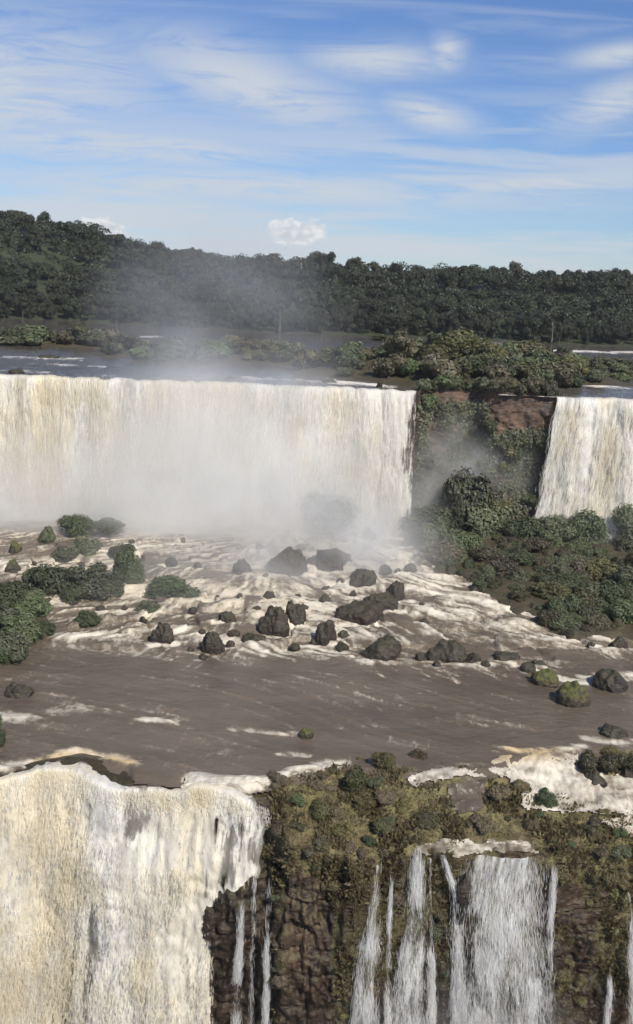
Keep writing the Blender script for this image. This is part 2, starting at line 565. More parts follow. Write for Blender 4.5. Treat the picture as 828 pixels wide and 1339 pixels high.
M_bush = mat_leaf('bush_leaves', (0.046, 0.062, 0.029), (0.096, 0.118, 0.055), (0.155, 0.175, 0.086), 0.3)
M_grass = mat_leaf('cliff_grass_blades', (0.130, 0.112, 0.050), (0.215, 0.185, 0.084), (0.30, 0.26, 0.13), 0.4)
M_bark = mat_bark('bark', (0.075, 0.06, 0.045))
M_pale = mat_bark('pale_bark', (0.17, 0.155, 0.13))

# ------------------------------------------------------------------ pool
ROCKS = [
        (315, 752, 28, 22, 'rounded grey boulder alone in thick spray'),
        (374, 752, 70, 36, 'broad low boulder veiled by drifting spray'),
        (438, 744, 62, 26, 'low grey boulder behind the drifting spray plume'),
        (213, 840, 36, 27, 'squat dark boulder alone on the white foam line below the bushes'),
        (295, 814, 28, 15, 'small domed boulder in foam upstream of the twin pointed rock'),
        (278, 854, 40, 32, 'dark pointed rock split in two at the foam edge'),
        (360, 830, 48, 40, 'tall blocky dark boulder in the middle of the foam'),
        (386, 818, 34, 36, 'boulder with a knobbed top leaning on the tall blocky one'),
        (425, 842, 34, 36, 'upright grey boulder standing at the calm water edge'),
        (470, 818, 72, 30, 'long flat topped dark boulder across the rapids'),
        (519, 786, 34, 30, 'egg shaped boulder in the bright rapids'),
        (476, 768, 46, 26, 'ragged low rock upstream of the egg shaped boulder'),
        (497, 797, 54, 22, 'low ledge rock touching the egg shaped boulder'),
        (500, 862, 66, 28, 'wide brown rock half awash at the calm pool edge'),
        (590, 868, 62, 30, 'broad dark rock with several peaks beside the calm pool'),
        (484, 706, 22, 16, 'small dark rock at the foot of the broad fall'),
        (537, 748, 20, 12, 'little dark rock just off the bushy islet'),
        (332, 841, 36, 11, 'flat dark slab barely above the foam'),
        (663, 866, 42, 12, 'flat dark rock in the foam line off the calm pool'),
        (805, 905, 58, 28, 'large dark low rock beside the round mossy boulder'),
        (806, 966, 42, 14, 'dark flat rock in the pool upstream of the sideways cascade'),
        (22, 914, 42, 20, 'dark humped rock in calm brown water below the left thicket'),
        (742, 700, 62, 40, 'pale grey rock mound in front of the cream streaked fall')]
STONES = [(385, 850, 18, 8), (550, 864, 17, 12), (620, 868, 24, 14), (636, 872, 16, 8), (692, 878, 26, 10), (504, 750, 24, 12), (350, 786, 22, 13), (305, 832, 20, 8), (560, 742, 14, 8), (522, 752, 14, 9),
                      (425, 790, 24, 14), (455, 738, 22, 10), (540, 770, 12, 7), (398, 800, 16, 9), (265, 862, 16, 7), (448, 850, 22, 10), (705, 872, 20, 9), (812, 850, 30, 16), (775, 848, 16, 8), (655, 790, 10, 6),
                      (335, 800, 14, 8), (252, 800, 14, 7), (410, 842, 12, 6), (572, 872, 14, 7), (60, 790, 18, 8), (95, 792, 14, 7), (130, 800, 18, 7)]

POOL_FOAM = [
    ([(-60, 705), (180, 695)], 14, 0.50), ([(60, 738), (165, 722)], 12, 0.85), ([(150, 772), (205, 770)], 15, 0.95), ([(40, 778), (85, 790)], 9, 0.9),
    ([(0, 740), (40, 748)], 8, 0.8), ([(80, 832), (200, 820), (330, 846), (425, 850)], 11, 0.80), ([(70, 845), (330, 862)], 12, 0.42),
    ([(180, 700), (420, 750)], 34, 0.56), ([(230, 770), (420, 800)], 26, 0.68), ([(300, 795), (470, 765), (520, 742)], 22, 0.70),
    ([(470, 700), (545, 700)], 6, 0.85), ([(515, 745), (590, 765), (640, 792), (700, 800)], 13, 0.85), ([(560, 765), (600, 800)], 17, 0.85),
    ([(540, 800), (640, 812)], 10, 0.62), ([(560, 832), (640, 826), (700, 842)], 7, 0.62), ([(595, 872), (660, 868), (740, 886), (840, 878)], 6, 0.72),
    ([(640, 850), (720, 866)], 6, 0.46), ([(470, 866), (620, 868)], 4, 0.55), ([(715, 836), (800, 842)], 6, 0.8), ([(330, 812), (480, 832)], 14, 0.6),
    ([(-20, 938), (110, 928)], 10, 0.50), ([(176, 944), (232, 948)], 4.5, 0.72), ([(308, 952), (388, 962)], 4, 0.66), ([(365, 986), (400, 990)], 3.5, 0.66),
    ([(450, 950), (660, 944)], 9, 0.30), ([(600, 938), (690, 950)], 7, 0.34), ([(445, 998), (395, 1006), (330, 1024), (250, 1016)], 6, 1.0),
    ([(740, 890), (840, 884)], 6, 0.66), ([(-40, 1000), (60, 996), (100, 986), (170, 998)], 7, 1.0), ([(740, 705), (770, 715)], 9, 0.95), ([(795, 718), (810, 740)], 8, 0.9),
    ([(520, 1010), (650, 1000)], 4, 0.35), ([(650, 982), (760, 978)], 5, 0.8), ([(60, 905), (140, 930)], 8, 0.35), ([(-30, 890), (120, 880)], 5, 0.25),
    ([(420, 690), (520, 680)], 8, 0.55), ([(440, 730), (520, 722)], 8, 0.6), ([(760, 968), (840, 972)], 5, 0.5)]
POOL_GOLD = [([(60, 992), (105, 986), (170, 997)], 8, 1.0), ([(650, 985), (720, 980)], 7, 1.0), ([(100, 760), (330, 790)], 40, 0.25)]

rs_ = random.Random(404)
while len(STONES) < 72:
    x, y = rs_.uniform(30, 560), rs_.uniform(706, 852)
    if y > 835 and x < 200 or any((x - q[0]) ** 2 + (2 * (y - q[1])) ** 2 < 26 ** 2 for q in ROCKS + STONES):
        continue
    wd = rs_.uniform(7, 20)
    STONES.append((x, y, wd, wd * rs_.uniform(0.4, 0.7)))

X0, X1, Y0, Y1, ST = -96, 106, 133, 292, 0.31
gx, gy = np.arange(X0, X1, ST), np.arange(Y0, Y1, ST)
XX, YY = np.meshgrid(gx, gy, indexing='ij')
ZZ = zpool(YY)
pxx, pyy = project(V3(XX, YY, ZZ))
# the flow wanders, so the shape of every foam line is bent by noise
wx = fbm(V3(XX * 0.06, YY * 0.06, 0), 3, 3) * 16
wy = fbm(V3(XX * 0.09, YY * 0.05, 5), 3, 8) * 7
foam = strokes(pxx + wx, pyy + wy, POOL_FOAM)
rapid = sstep(176, 212, YY + 14 * fbm(V3(XX * 0.05, 0, 0), 2, 2)) * sstep(300, 262, YY)
foam = np.maximum(foam, rapid * (0.33 + 0.55 * fbm(V3(XX * 0.055 + 0.6 * fbm(V3(XX * .04, YY * .04, 0), 2, 9), YY * 0.15, 2), 4, 21, 0.6)))
foam = np.maximum(foam, 0.9 * sstep(262, 276, YY + 3 * fbm(V3(XX * 0.08, 0, 0), 2, 4)))
foam = np.maximum(foam, 0.16 + 0.10 * fbm(V3(XX * 0.07, YY * 0.12, 9), 3, 33))
def flow_x(x):
    return float(np.interp(x, [0, 160, 330, 480, 560, 700, 830], [-0.9, -0.8, -0.2, 0.8, 0.9, 0.9, 0.7]))


wake = []
for (x, y, wd, *_r2) in ROCKS + STONES:
    if y < 900:
        st = 0.85 if y < 850 else 0.5
        wake.append(([(x - wd * 0.5, y + 1), (x + wd * 0.5, y + 1)], 2.2 + wd * 0.04, st))
        wake.append(([(x - wd * 0.3, y + 2), (x - wd * 0.4 + flow_x(x) * 34, y + 9 + wd * 0.25)], 2.5, st * 0.8))
        wake.append(([(x + wd * 0.4, y + 2), (x + wd * 0.55 + flow_x(x) * 34, y + 9 + wd * 0.25)], 2.5, st * 0.8))
foam = np.maximum(foam, strokes(pxx + 0.4 * wx, pyy + 0.4 * wy, wake))
# current: the water runs to the lower lip and parts round every rock; streaks are noise smeared along it
vx = np.interp(pxx, [0, 160, 300, 400, 480, 560, 700, 830], [-1.5, -1.4, -1.1, 0.9, 1.2, 1.15, 1.0, 0.8])
vx = 1.9 + (vx - 1.9) * sstep(172, 205, YY) + 1.3 * fbm(V3(XX * 0.035, YY * 0.05, 4), 3, 122)
vy = -np.ones_like(XX) + 0.35 * fbm(V3(XX * 0.06, YY * 0.06, 8), 2, 123)
for (x, y, wd, *_r2) in ROCKS + STONES:
    c_ = at_pool(x, y)
    a_ = wd * c_[1] / FPX * 0.6
    dx_, dy_ = XX - c_[0], YY - c_[1] - a_ * 0.7
    r2 = np.maximum(dx_ ** 2 + dy_ ** 2, (0.8 * a_) ** 2)
    dot = (vx * dx_ + vy * dy_) / r2
    g_ = a_ ** 2 / r2
    vx, vy = vx + g_ * (vx - 2 * dot * dx_) * -1.0 * (g_ < 1), vy + g_ * (vy - 2 * dot * dy_) * -1.0 * (g_ < 1)
sp_ = np.sqrt(vx ** 2 + vy ** 2) + 1e-6
vx, vy = vx / sp_, vy / sp_
wn = np.random.default_rng(88).random(XX.shape)
wn = 0.5 * wn + 0.5 * np.repeat(np.repeat(np.random.default_rng(89).random(((XX.shape[0] + 2) // 3, (XX.shape[1] + 2) // 3)), 3, 0), 3, 1)[:XX.shape[0], :XX.shape[1]]
II, JJ = np.meshgrid(np.arange(XX.shape[0], dtype=float), np.arange(XX.shape[1], dtype=float), indexing='ij')
lic, cnt = np.zeros_like(XX), 0
for sg in (1, -1):
    a_, b_ = II.copy(), JJ.copy()
    for q in range(26):
        ia = np.clip(np.rint(a_), 0, XX.shape[0] - 1).astype(int)
        ib = np.clip(np.rint(b_), 0, XX.shape[1] - 1).astype(int)
        lic += wn[ia, ib]
        cnt += 1
        a_ += sg * vx[ia, ib]
        b_ += sg * vy[ia, ib]
lic = (lic / cnt - 0.5) / (np.std(lic / cnt) + 1e-9)
lic[1:-1, 1:-1] = 0.5 * lic[1:-1, 1:-1] + 0.125 * (lic[:-2, 1:-1] + lic[2:, 1:-1] + lic[1:-1, :-2] + lic[1:-1, 2:])
wavef = fbm(V3(XX * 0.10, YY * 0.42 + 1.5 * fbm(V3(XX * 0.07, YY * 0.07, 0), 2, 131), 3), 3, 130)      # standing waves across the current
foam = foam + (0.05 + 0.26 * np.clip(foam, 0, 0.7)) * lic + 0.28 * np.clip(foam * 1.4, 0, 1) * wavef * rapid
foam = np.clip(foam, 0, 1.25)
gold = strokes(pxx, pyy, POOL_GOLD)
amp = 0.10 + 0.85 * np.clip(foam - 0.15, 0, 1)
ZZ = ZZ + amp * fbm(V3(XX * 0.22, YY * 0.30, 0), 3, 40, 0.5) * 1.1
ZZ = ZZ + 0.7 * rapid * (cellrand(V3(XX * 0.07 + 2 * fbm(V3(XX * .1, YY * .1, 1), 2, 6), YY * 0.13 + fbm(V3(XX * .08, YY * .1, 3), 2, 5), 0), 4))
ZZ = ZZ + 0.06 * lic * np.clip(foam + 0.1, 0, 0.6) + 0.40 * rapid * wavef
V = V3(XX, YY, ZZ)
# near rim table: photo x -> photo y where the pool breaks over the lower cliff
RIMX = [-140, -60, 0, 60, 100, 168, 175, 240, 255, 330, 375, 430, 470, 540, 600, 648, 690, 760, 828, 960]
RIMY = [1010, 1012, 1010, 994, 986, 998, 1006, 1012, 1014, 1020, 1012, 1000, 1004, 1010, 1008, 1000, 984, 980, 978, 980]
rimy = np.interp(pxx, RIMX, RIMY)
V[..., 2] -= 1.0 * sstep(rimy, rimy + 12, pyy)
keep = (pyy < np.interp(pxx, RIMX, RIMY) + 11) & (YY > Y0)
F = grid_faces(len(gx), len(gy), keep)
Vc, Fc, fo, go = compact(V.reshape(-1, 3), F, foam.ravel(), gold.ravel())
kind(obj('pool_water', mesh_np('pool_water', Vc, Fc, M_pool, attrs={'foam': fo, 'gold': go})), 'structure')


# ------------------------------------------------------------------ near (lower) cliff
#        x    rim  edge  zedge  ledge_z out   bottom_out
NEAR = [(-160, 1010, 1018, -41.4, -60, 0.6, 5),
        (-60, 1012, 1018, -41.2, -60, 0.6, 5),
        (0, 1010, 1016, -41.2, -60, 0.6, 5),
        (60, 994, 1001, -41.2, -58, 0.6, 5),
        (100, 988, 1000, -41.3, -56, 0.6, 5),
        (122, 992, 1016, -41.9, -54, 0.6, 5),
        (150, 996, 1030, -42.6, -52, 1.6, 5),
        (170, 998, 1034, -42.6, -51, 2.2, 5),
        (230, 1010, 1034, -42.4, -51, 1.8, 5),
        (255, 1014, 1024, -41.3, -52, 0.8, 4.5),
        (264, 1016, 1026, -41.3, -58, 2.0, 2.0),
        (272, 1016, 1027, -41.3, -57, 4.6, 1.0),
        (300, 1018, 1030, -41.4, -53.5, 5.4, 1.2),
        (330, 1018, 1044, -42.6, -51.0, 5.0, 1.5),
        (350, 1018, 1056, -43.6, -49.5, 4.0, 1.5),
        (368, 1013, 1075, -44.2, -49.5, 2.2, 2.0),
        (376, 1012, 1100, -45.0, -51.0, 0.8, 2.0),
        (430, 1000, 1112, -46.0, -52, 0.6, 2.0),
        (470, 1004, 1118, -46.4, -53, 0.6, 2.0),
        (540, 1010, 1106, -46.2, -53, 0.5, 2.5),
        (600, 1008, 1104, -46.2, -54, 0.4, 3.0),
        (690, 984, 1106, -46.6, -54, 0.4, 2.5),
        (735, 980, 1110, -46.8, -55, 0.4, 2.0),
        (760, 979, 1102, -46.6, -55, 0.5, 2.0),
        (828, 978, 1098, -46.6, -56, 0.6, 2.0),
        (980, 978, 1098, -46.6, -56, 0.6, 2.0)]
tab = np.array(NEAR, float)
ncol = 560
cxs = np.linspace(-150, 970, ncol)
segs = [8, 56, 40, 22, 170]
cols = []
for x in cxs:
    yr, ye, ze, zl, out, bo = [np.interp(x, tab[:, 0], tab[:, k]) for k in range(1, 7)]
    p1 = at_z(x, yr, -41.05)
    p2 = at_z(x, ye, ze)
    p0 = p1 + np.array([0, 9, -2.2])
    p3 = np.array([p2[0], p2[1] - 0.5, zl])
    p4 = p3 + np.array([0, -out, -1.4])
    p5 = np.array([p4[0], p4[1] - bo, -96])
    pts = [p0, p1, p2, p3, p4, p5]
    c = []
    for (a, b), n in zip(zip(pts[:-1], pts[1:]), segs):
        tt = np.linspace(0, 1, n, endpoint=False)[:, None]
        c.append(a + (b - a) * tt)
    cols.append(np.vstack(c))
G = np.stack(cols)                      # (ncol, nv, 3)
nv = G.shape[1]
for _ in range(3):                      # round the profile corners
    G[:, 1:-1] = 0.25 * G[:, :-2] + 0.5 * G[:, 1:-1] + 0.25 * G[:, 2:]
for _ in range(5):
    G[1:-1] = 0.25 * G[:-2] + 0.5 * G[1:-1] + 0.25 * G[2:]
N = gnormals(G.reshape(-1, 3), ncol, nv)
if N[:, nv // 2:, 1].mean() > 0:
    N = -N
jj = np.arange(nv)[None, :]
onface = sstep(60, 84, jj) * np.ones((ncol, 1))
fade = sstep(2, 16, jj) * np.ones((ncol, 1))
Xg, Yg, Zg = G[..., 0], G[..., 1], G[..., 2]
gpx, gpy = project(G)
warp = 1.1 * fbm(G * 0.14, 3, 71)
block = cellrand(V3(Xg / 2.1 + warp, 0 * Xg, Zg / 4.6 + 1.4 * fbm(V3(Xg * 0.16, Yg * 0.16, 0), 2, 73) + 0.6 * cellrand(V3(Xg / 2.1 + warp, 0, 0), 5)), 74)
bfine = cellrand(V3(Xg / 0.8 + warp * 2, 0 * Xg, Zg / 1.6 + warp), 75)
strata = np.abs(((Zg + 0.8 * fbm(V3(Xg * 0.2, 0, Zg * 0.1), 2, 79)) / 3.4) % 1.0 - 0.5) * 2
disp = onface * (1.5 * fbm(G * V3(0.11, 0.11, 0.06), 4, 80) + 0.72 * block + 0.26 * bfine - 0.6 * sstep(0.12, 0.0, strata) * (fbm(V3(Xg * 0.13, 0, Zg * 0.3), 2, 78) > 0.05) + 1.25 * np.abs(fbm(G * V3(0.5, 0.5, 0.06), 3, 84)) + 0.5 * fbm(G * 0.9, 3, 81))
disp += (1 - onface) * (0.9 * fbm(G * 0.25, 4, 82) + 0.35 * fbm(G * 0.9, 3, 83))
dry = sstep(330, 380, gpx)
calm = (1 - 0.62 * onface * sstep(262, 235, gpx)) * (1 - 0.62 * onface * strokes(gpx, gpy, [([(650, 1110), (650, 1339)], 46, 1), ([(543, 1110), (538, 1339)], 22, 1), ([(493, 1125), (480, 1339)], 18, 1)]))
G = G + N * (disp * fade * calm * (0.45 + 0.55 * np.maximum(dry, onface)))[..., None]
gpx, gpy = project(G)
Zg = G[..., 2]
shelf = sstep(345, 375, gpx) * (1 - onface)
vegn = fbm(G * V3(0.16, 0.16, 0.13), 4, 90)
vface = onface * dry * (sstep(-0.2, 0.15, vegn + 0.75 * sstep(1190, 1105, gpy) + 0.22 * sstep(420, 450, gpx) * sstep(570, 540, gpx) + 0.25 * sstep(735, 755, gpx) * sstep(1270, 1230, gpy)
                                           - 0.9 * sstep(370, 385, gpx) * sstep(440, 425, gpx) * sstep(1135, 1165, gpy) - 0.25 * sstep(1220, 1330, gpy)))
veg = np.clip(shelf * sstep(-0.7, -0.35, vegn) + vface, 0, 1)
wet = np.clip((1 - sstep(355, 374, gpx)) + 0.8 * (strokes(gpx, gpy, [([(493, 1120), (480, 1339)], 40, 1), ([(640, 1120), (650, 1339)], 60, 1), ([(545, 1120), (540, 1339)], 40, 1)]) * onface)
              + sstep(1160, 1330, gpy) * 0.45 + 0.35 * sstep(0.0, 0.3, fbm(G * V3(0.22, 0.22, 0.03), 3, 95)) * onface, 0, 1)
keepc = np.ones((ncol, nv), bool)
F = grid_faces(ncol, nv)
kind(obj('near_cliff', mesh_np('near_cliff', G.reshape(-1, 3), F, M_cliff, attrs={'veg': veg, 'wet': wet})), 'structure')
NEARG, NEARN, NEARPX, NEARPY = G, N, gpx, gpy


def drape(name, poly, lift, mat, lump=0.5, foamv=1.0, goldv=None, rows=(0, 130)):
    """water lying on the terrace: a skin of the terrace inside an outline, lifted and lumpy"""
    g = NEARG[:, rows[0]:rows[1]].copy()
    px, py = NEARPX[:, rows[0]:rows[1]], NEARPY[:, rows[0]:rows[1]]
    n = g.shape[1]
    wob = fbm(g * 0.5, 3, 101)
    k = inpoly(px + 9 * wob, py + 6 * fbm(g * 0.6, 2, 102), poly)
    g[..., 2] += lift + lump * np.abs(fbm(g * V3(0.28, 0.4, 0.4), 3, 103, 0.5)) * 1.3
    g[..., 1] -= lift * 0.6
    F = grid_faces(ncol, n, k)
    fo = np.full(px.shape, foamv) - 0.45 * np.abs(fbm(g * V3(0.22, 0.6, 0.6), 4, 104, 0.6)) - 0.25 * np.clip(fbm(g * V3(0.1, 0.2, 0.3), 2, 105), 0, 1)
    gd = goldv(px, py) if goldv else np.zeros_like(px)
    v, f, fo, gd = compact(g.reshape(-1, 3), F, fo.ravel(), gd.ravel())
    return obj(name, mesh_np(name, v, f, mat, attrs={'foam': fo, 'gold': gd}))


o = drape('cascade', [(640, 1002), (655, 984), (700, 978), (735, 988), (765, 985), (775, 1015), (800, 1012), (900, 1020), (900, 1085), (790, 1066), (735, 1066), (690, 1062), (676, 1030)],
          0.3, M_casc, 0.12, 0.84, lambda x, y: strokes(x, y, [([(650, 990), (710, 985)], 12, 1.0)]))
tag(o, 'broad cream cascade tumbling sideways across the grassy terrace beside a mossy rock', 'cascade')
o = drape('cascade', [(532, 1022), (560, 1006), (610, 1004), (660, 1008), (660, 1020), (600, 1018), (565, 1026), (545, 1034)], 0.3, M_casc, 0.3, 0.72)
tag(o, 'thin line of foam spilling over the terrace rim beside dark flat pool', 'cascade')
o = drape('cascade', [(436, 992), (432, 1006), (380, 1022), (318, 1038), (262, 1048), (236, 1032), (250, 1010), (330, 1014), (395, 1004)], 0.3, M_casc, 0.4, 0.8)
tag(o, 'narrow white stream running along the rim into the cream fall', 'cascade')
o = drape('cascade', [(538, 1104), (600, 1101), (690, 1104), (704, 1120), (650, 1118), (604, 1120), (580, 1128), (548, 1116)], 0.25, M_casc, 0.3, 0.66, rows=(0, 110))
tag(o, 'ragged white line of water at the head of the wide broken fall', 'cascade')
o = drape('terrace_pool', [(582, 1028), (640, 1020), (632, 1060), (596, 1068), (584, 1050)], 0.25, M_pool, 0.05, 0.05)
kind(o, 'structure')
o = drape('cascade', [(772, 1076), (840, 1068), (900, 1100), (820, 1094)], 0.3, M_pool, 0.5, 0.7)
tag(o, 'small patch of foam at the lower edge of the sideways cascade', 'cascade')


# ------------------------------------------------------------------ falling water
def streaks(P, dens, n, length, width, out, mat, seed, lat=0.25, tint=None):
    """falling streaks of broken water: kite-shaped blades along the flow, bunched into plumes"""
    r = np.random.default_rng(seed)
    d = np.clip(dens, 0, None).ravel()
    k = r.choice(d.size, n, p=d / d.sum())
    nu_, nv_ = P.shape[:2]
    i, j = k // nv_, np.minimum(k % nv_, nv_ - 4)
    p = P[i, j] + (P[i, j + 1] - P[i, j]) * r.random((n, 1))
    tn = P[i, j + 3] - P[i, j]
    tn = tn / (np.linalg.norm(tn, axis=1, keepdims=True) + 1e-9) + r.normal(size=(n, 3)) * 0.13
    tn /= np.linalg.norm(tn, axis=1, keepdims=True) + 1e-9
    p = p + V3(lat * r.normal(size=n), -out * (r.random(n) ** 1.6) + 0.05, 0)
    nr = np.array([0, -1.0, 0.25]) + r.normal(size=(n, 3)) * 0.45
    sd = np.cross(tn, nr)
    sd /= np.linalg.norm(sd, axis=1, keepdims=True) + 1e-9
    L_ = (length * (0.35 + 1.1 * r.random(n) ** 2))[:, None]
    W_ = (width * (0.5 + 0.9 * r.random(n)))[:, None]
    v = np.stack([p - tn * L_ * 0.65, p - sd * W_, p + tn * L_ * 0.35, p + sd * W_], 1).reshape(-1, 3)
    rn = 0.55 * r.random(n) + 0.45 * sstep(-0.5, 0.5, fbm(p * V3(0.35, 0.35, 0.18), 3, seed + 60))
    if tint is not None:
        rn = np.clip(rn - 0.4 * tint.ravel()[k], 0, 1)
    return mesh_np('streaks', v, np.arange(4 * n).reshape(-1, 4), mat, smooth=False, fattrs={'rnd': rn})


LAST = {}


def curtain(name, lip, drop, mat, out=1.0, du=0.4, dv=0.5, seed=0, lump=0.7, spread=0.0, thickf=None, tintf=None, stepf=None, back=2.6, cutf=None, smooth=12, flowv=0.05):
    """sheet of falling water below a lip polyline; lip (n,3); drop metres"""
    lip = np.asarray(lip, float)
    s = np.concatenate([[0], np.cumsum(np.linalg.norm(np.diff(lip, axis=0), axis=1))])
    nu = max(4, int(s[-1] / du))
    ss = np.linspace(0, s[-1], nu)
    L = np.stack([np.interp(ss, s, lip[:, k]) for k in range(3)], -1)
    for _ in range(smooth):
        L[1:-1] = 0.25 * L[:-2] + 0.5 * L[1:-1] + 0.25 * L[2:]
    tan = np.gradient(L, axis=0)
    for _ in range(60):
        tan[1:-1] = 0.25 * tan[:-2] + 0.5 * tan[1:-1] + 0.25 * tan[2:]
    nrm = np.stack([tan[:, 1], -tan[:, 0], 0 * tan[:, 0]], -1)
    nrm /= np.linalg.norm(nrm, axis=1, keepdims=True) + 1e-9
    nrm = np.where(nrm[:, 1:2] > 0, -nrm, nrm)
    nrm[:, 0] *= 0.35
    nvv = int(drop / dv) + 6
    t = np.concatenate([np.linspace(-back, 0, 5, endpoint=False), np.linspace(0, drop, nvv - 5)])
    U, T = np.meshgrid(ss, t, indexing='ij')
    Tp = np.clip(T, 0, None)
    o_ = out * np.sqrt(Tp + 0.02) + np.where(T < 0, T, 0)
    if stepf is not None:
        o_ = o_ + stepf(L[:, None, :], Tp)
    jag = np.clip(Tp / 2.0, 0, 1)
    q = V3(U * 0.42 + 0.8 * fbm(V3(U * 0.1, Tp * 0.07, seed), 2, seed + 7), Tp * flowv, seed)
    d = lump * (0.9 * fbm(q, 4, seed + 1, 0.6) + 0.55 * fbm(V3(U * 1.1, Tp * 0.16, seed), 3, seed + 2) + 0.35 * fbm(V3(U * 0.5, Tp * 0.4, seed + 4), 3, seed + 3)) * jag
    P = L[:, None, :] + nrm[:, None, :] * (o_ + d)[..., None]
    P[..., 2] -= Tp - 0.25 * np.clip(fbm(V3(U * 0.5, 0, seed), 3, seed + 9), -1, 1) * (1 - jag)
    P[..., 2] += np.where(T < 0, 0.12, 0.06 * (1 - jag))
    mid = 0.5 * (L[0] + L[-1])
    P[..., 0] += (P[..., 0] - mid[0]) * spread * (Tp / drop)
    th = np.full(U.shape, 0.75)
    if thickf is not None:
        th = thickf(P, U, Tp, s[-1])
    ti = np.ones(U.shape) if tintf is None else tintf(P, U, Tp)
    th = np.where(T < 0, th - 0.55 * (-T / back), th)
    LAST.update(P=P, U=U, T=Tp, th=th, ti=ti)
    nvv = len(t)
    F = grid_faces(nu, nvv, None if cutf is None else cutf(P))
    return mesh_np(name, P.reshape(-1, 3), F, mat, attrs={'thick': th, 'tint': ti}, uv=np.stack([U + seed * 37.0, np.where(T < 0, T * 3, Tp)], -1))


# the near-left cream fall
lipx = np.arange(-110, 356, 6)
lip = []
for x in lipx:
    ye, ze = np.interp(x, tab[:, 0], tab[:, 2]), np.interp(x, tab[:, 0], tab[:, 3])
    if x > 300:
        ye, ze = np.interp(x, [300, 356], [1030, 1058]), np.interp(x, [300, 356], [-41.4, -43.4])
    p = at_z(x, ye, ze)
    jt = fbm(V3(x * 0.035, 0, 0), 3, 44)
    lip.append(p + np.array([0, -0.5 + 1.6 * jt, 0.02 + 0.2 * jt]))


DARKS = [([(180, 1040), (182, 1088)], 17, 1.0), ([(226, 1040), (240, 1082)], 11, 1.0), ([(128, 1180), (112, 1250), (92, 1339)], 15, 1.15), ([(203, 1105), (212, 1160)], 9, 1.0),
         ([(300, 1092), (290, 1155)], 8, 1.35), ([(322, 1072), (316, 1125)], 5, 1.5), ([(284, 1060), (274, 1165)], 5, 1.35), ([(150, 1250), (140, 1339)], 22, 0.55), ([(20, 1030), (25, 1060)], 8, 0.7),
         ([(168, 1290), (178, 1339)], 10, 0.8), ([(95, 1040), (100, 1110)], 8, 0.7), ([(120, 1060), (126, 1100)], 7, 0.6), ([(60, 1180), (52, 1260)], 9, 0.5), ([(240, 1230), (236, 1320)], 7, 0.5)]


def near_thick(P, U, T, L):
    px, py = project(P)
    th = 0.80 + 0.0 * U
    th -= 0.62 * strokes(px + 6 * fbm(V3(U * 0.8, T * 0.1, 0), 2, 3), py + 14 * fbm(V3(U * 1.5, 0, 0), 2, 5), DARKS) * np.clip(0.6 + 1.5 * fbm(V3(U * 1.1, T * 0.06, 7), 3, 4), 0, 1)
    th += 0.15 * sstep(1085, 1100, py) * sstep(1180, 1110, py) * sstep(120, 160, px)
    th -= 0.95 * sstep(-3.4, -0.1, U - L + 1.2 * fbm(V3(T * 0.35, 0, 0), 3, 15))
    return th


def near_step(L, T):
    lx = L[..., 0]
    px = PW / 2 + FPX * lx / 137.0
    a = sstep(30, 190, px) * sstep(330, 215, px)
    b = sstep(215, 310, px)
    bil = 0.9 * np.abs(fbm(V3(lx * 0.35, T * 0.30, 2), 3, 66)) * sstep(5, 9, T) * sstep(26, 14, T)
    return bil + a * (2.2 * sstep(5.5, 10.5, T) + 1.0 * sstep(20, 26, T)) + b * (1.2 * sstep(3, 9, T)) + (1 - a) * (1 - b) * 1.5 * sstep(4, 22, T)


fw = tag(bpy.data.objects.new('waterfall', None), 'thick cream and white fall pouring over the lower rim beside the dark rock spur', 'waterfall')
C.objects.link(fw)
fw.location = at_z(120, 1020, -41)


def spur_cut(P):
    px, py = project(P)
    return ~((px > 276) & (P[..., 2] < np.interp(px, [266, 272, 300, 330, 352], [-60, -59, -55.5, -53, -51.5])))


def child_keep(o, parent):
    o.parent = parent
    o.matrix_parent_inverse = Matrix.Translation(-Vector(parent.location))
    return o


def near_tint(P, U, T):
    px, py = project(P)
    return np.clip(0.25 + 1.0 * sstep(150, 60, px) + 0.75 * strokes(px, py, [([(262, 1020), (250, 1160)], 28, 1.0), ([(240, 1200), (230, 1339)], 50, 0.6), ([(60, 1000), (170, 1005)], 9, 1.3)]), 0, 1.25)


ob = obj('water_sheet', curtain('near_fall_sheet', lip, 52, M_fallnear, out=0.75, du=0.3, dv=0.36, seed=3, lump=0.8, flowv=0.09, cutf=spur_cut, thickf=near_thick, tintf=near_tint, stepf=near_step))
child_keep(ob, fw)
q = LAST
plume = np.clip(0.35 + 1.6 * fbm(V3(q['U'] * 0.16 + 1.2 * fbm(V3(q['U'] * .1, q['T'] * .1, 0), 2, 91), q['T'] * 0.07, 1), 4, 90, 0.6), 0.02, 1.3) * sstep(0.2, 2.5, q['T']) * spur_cut(q['P']) * np.clip(q['th'], 0.05, 1)
child_keep(obj('spray_streaks', streaks(q['P'], plume, 60000, 1.2, 0.10, 2.2, M_streak, 5, tint=np.clip(q['ti'], 0, 1))), fw)
lipd = sstep(3.5, 0.2, q['T']) * (q['T'] > 0) * (0.3 + np.clip(fbm(V3(q['U'] * 0.3, 0, 0), 3, 93), 0, 1))
child_keep(obj('spray_streaks', streaks(q['P'] + np.array([0, 0, 0.2]), lipd, 9000, 0.6, 0.08, 0.5, M_streak, 6, tint=np.clip(q['ti'], 0, 1))), fw)


def veil_thick(P, U, T, L):
    px, py = project(P)
    return 0.50 + 0.35 * fbm(V3(U * 0.2, T * 0.08, 3), 3, 55) - 0.8 * sstep(-3, 0, U - L) - 0.8 * strokes(px, py, DARKS)


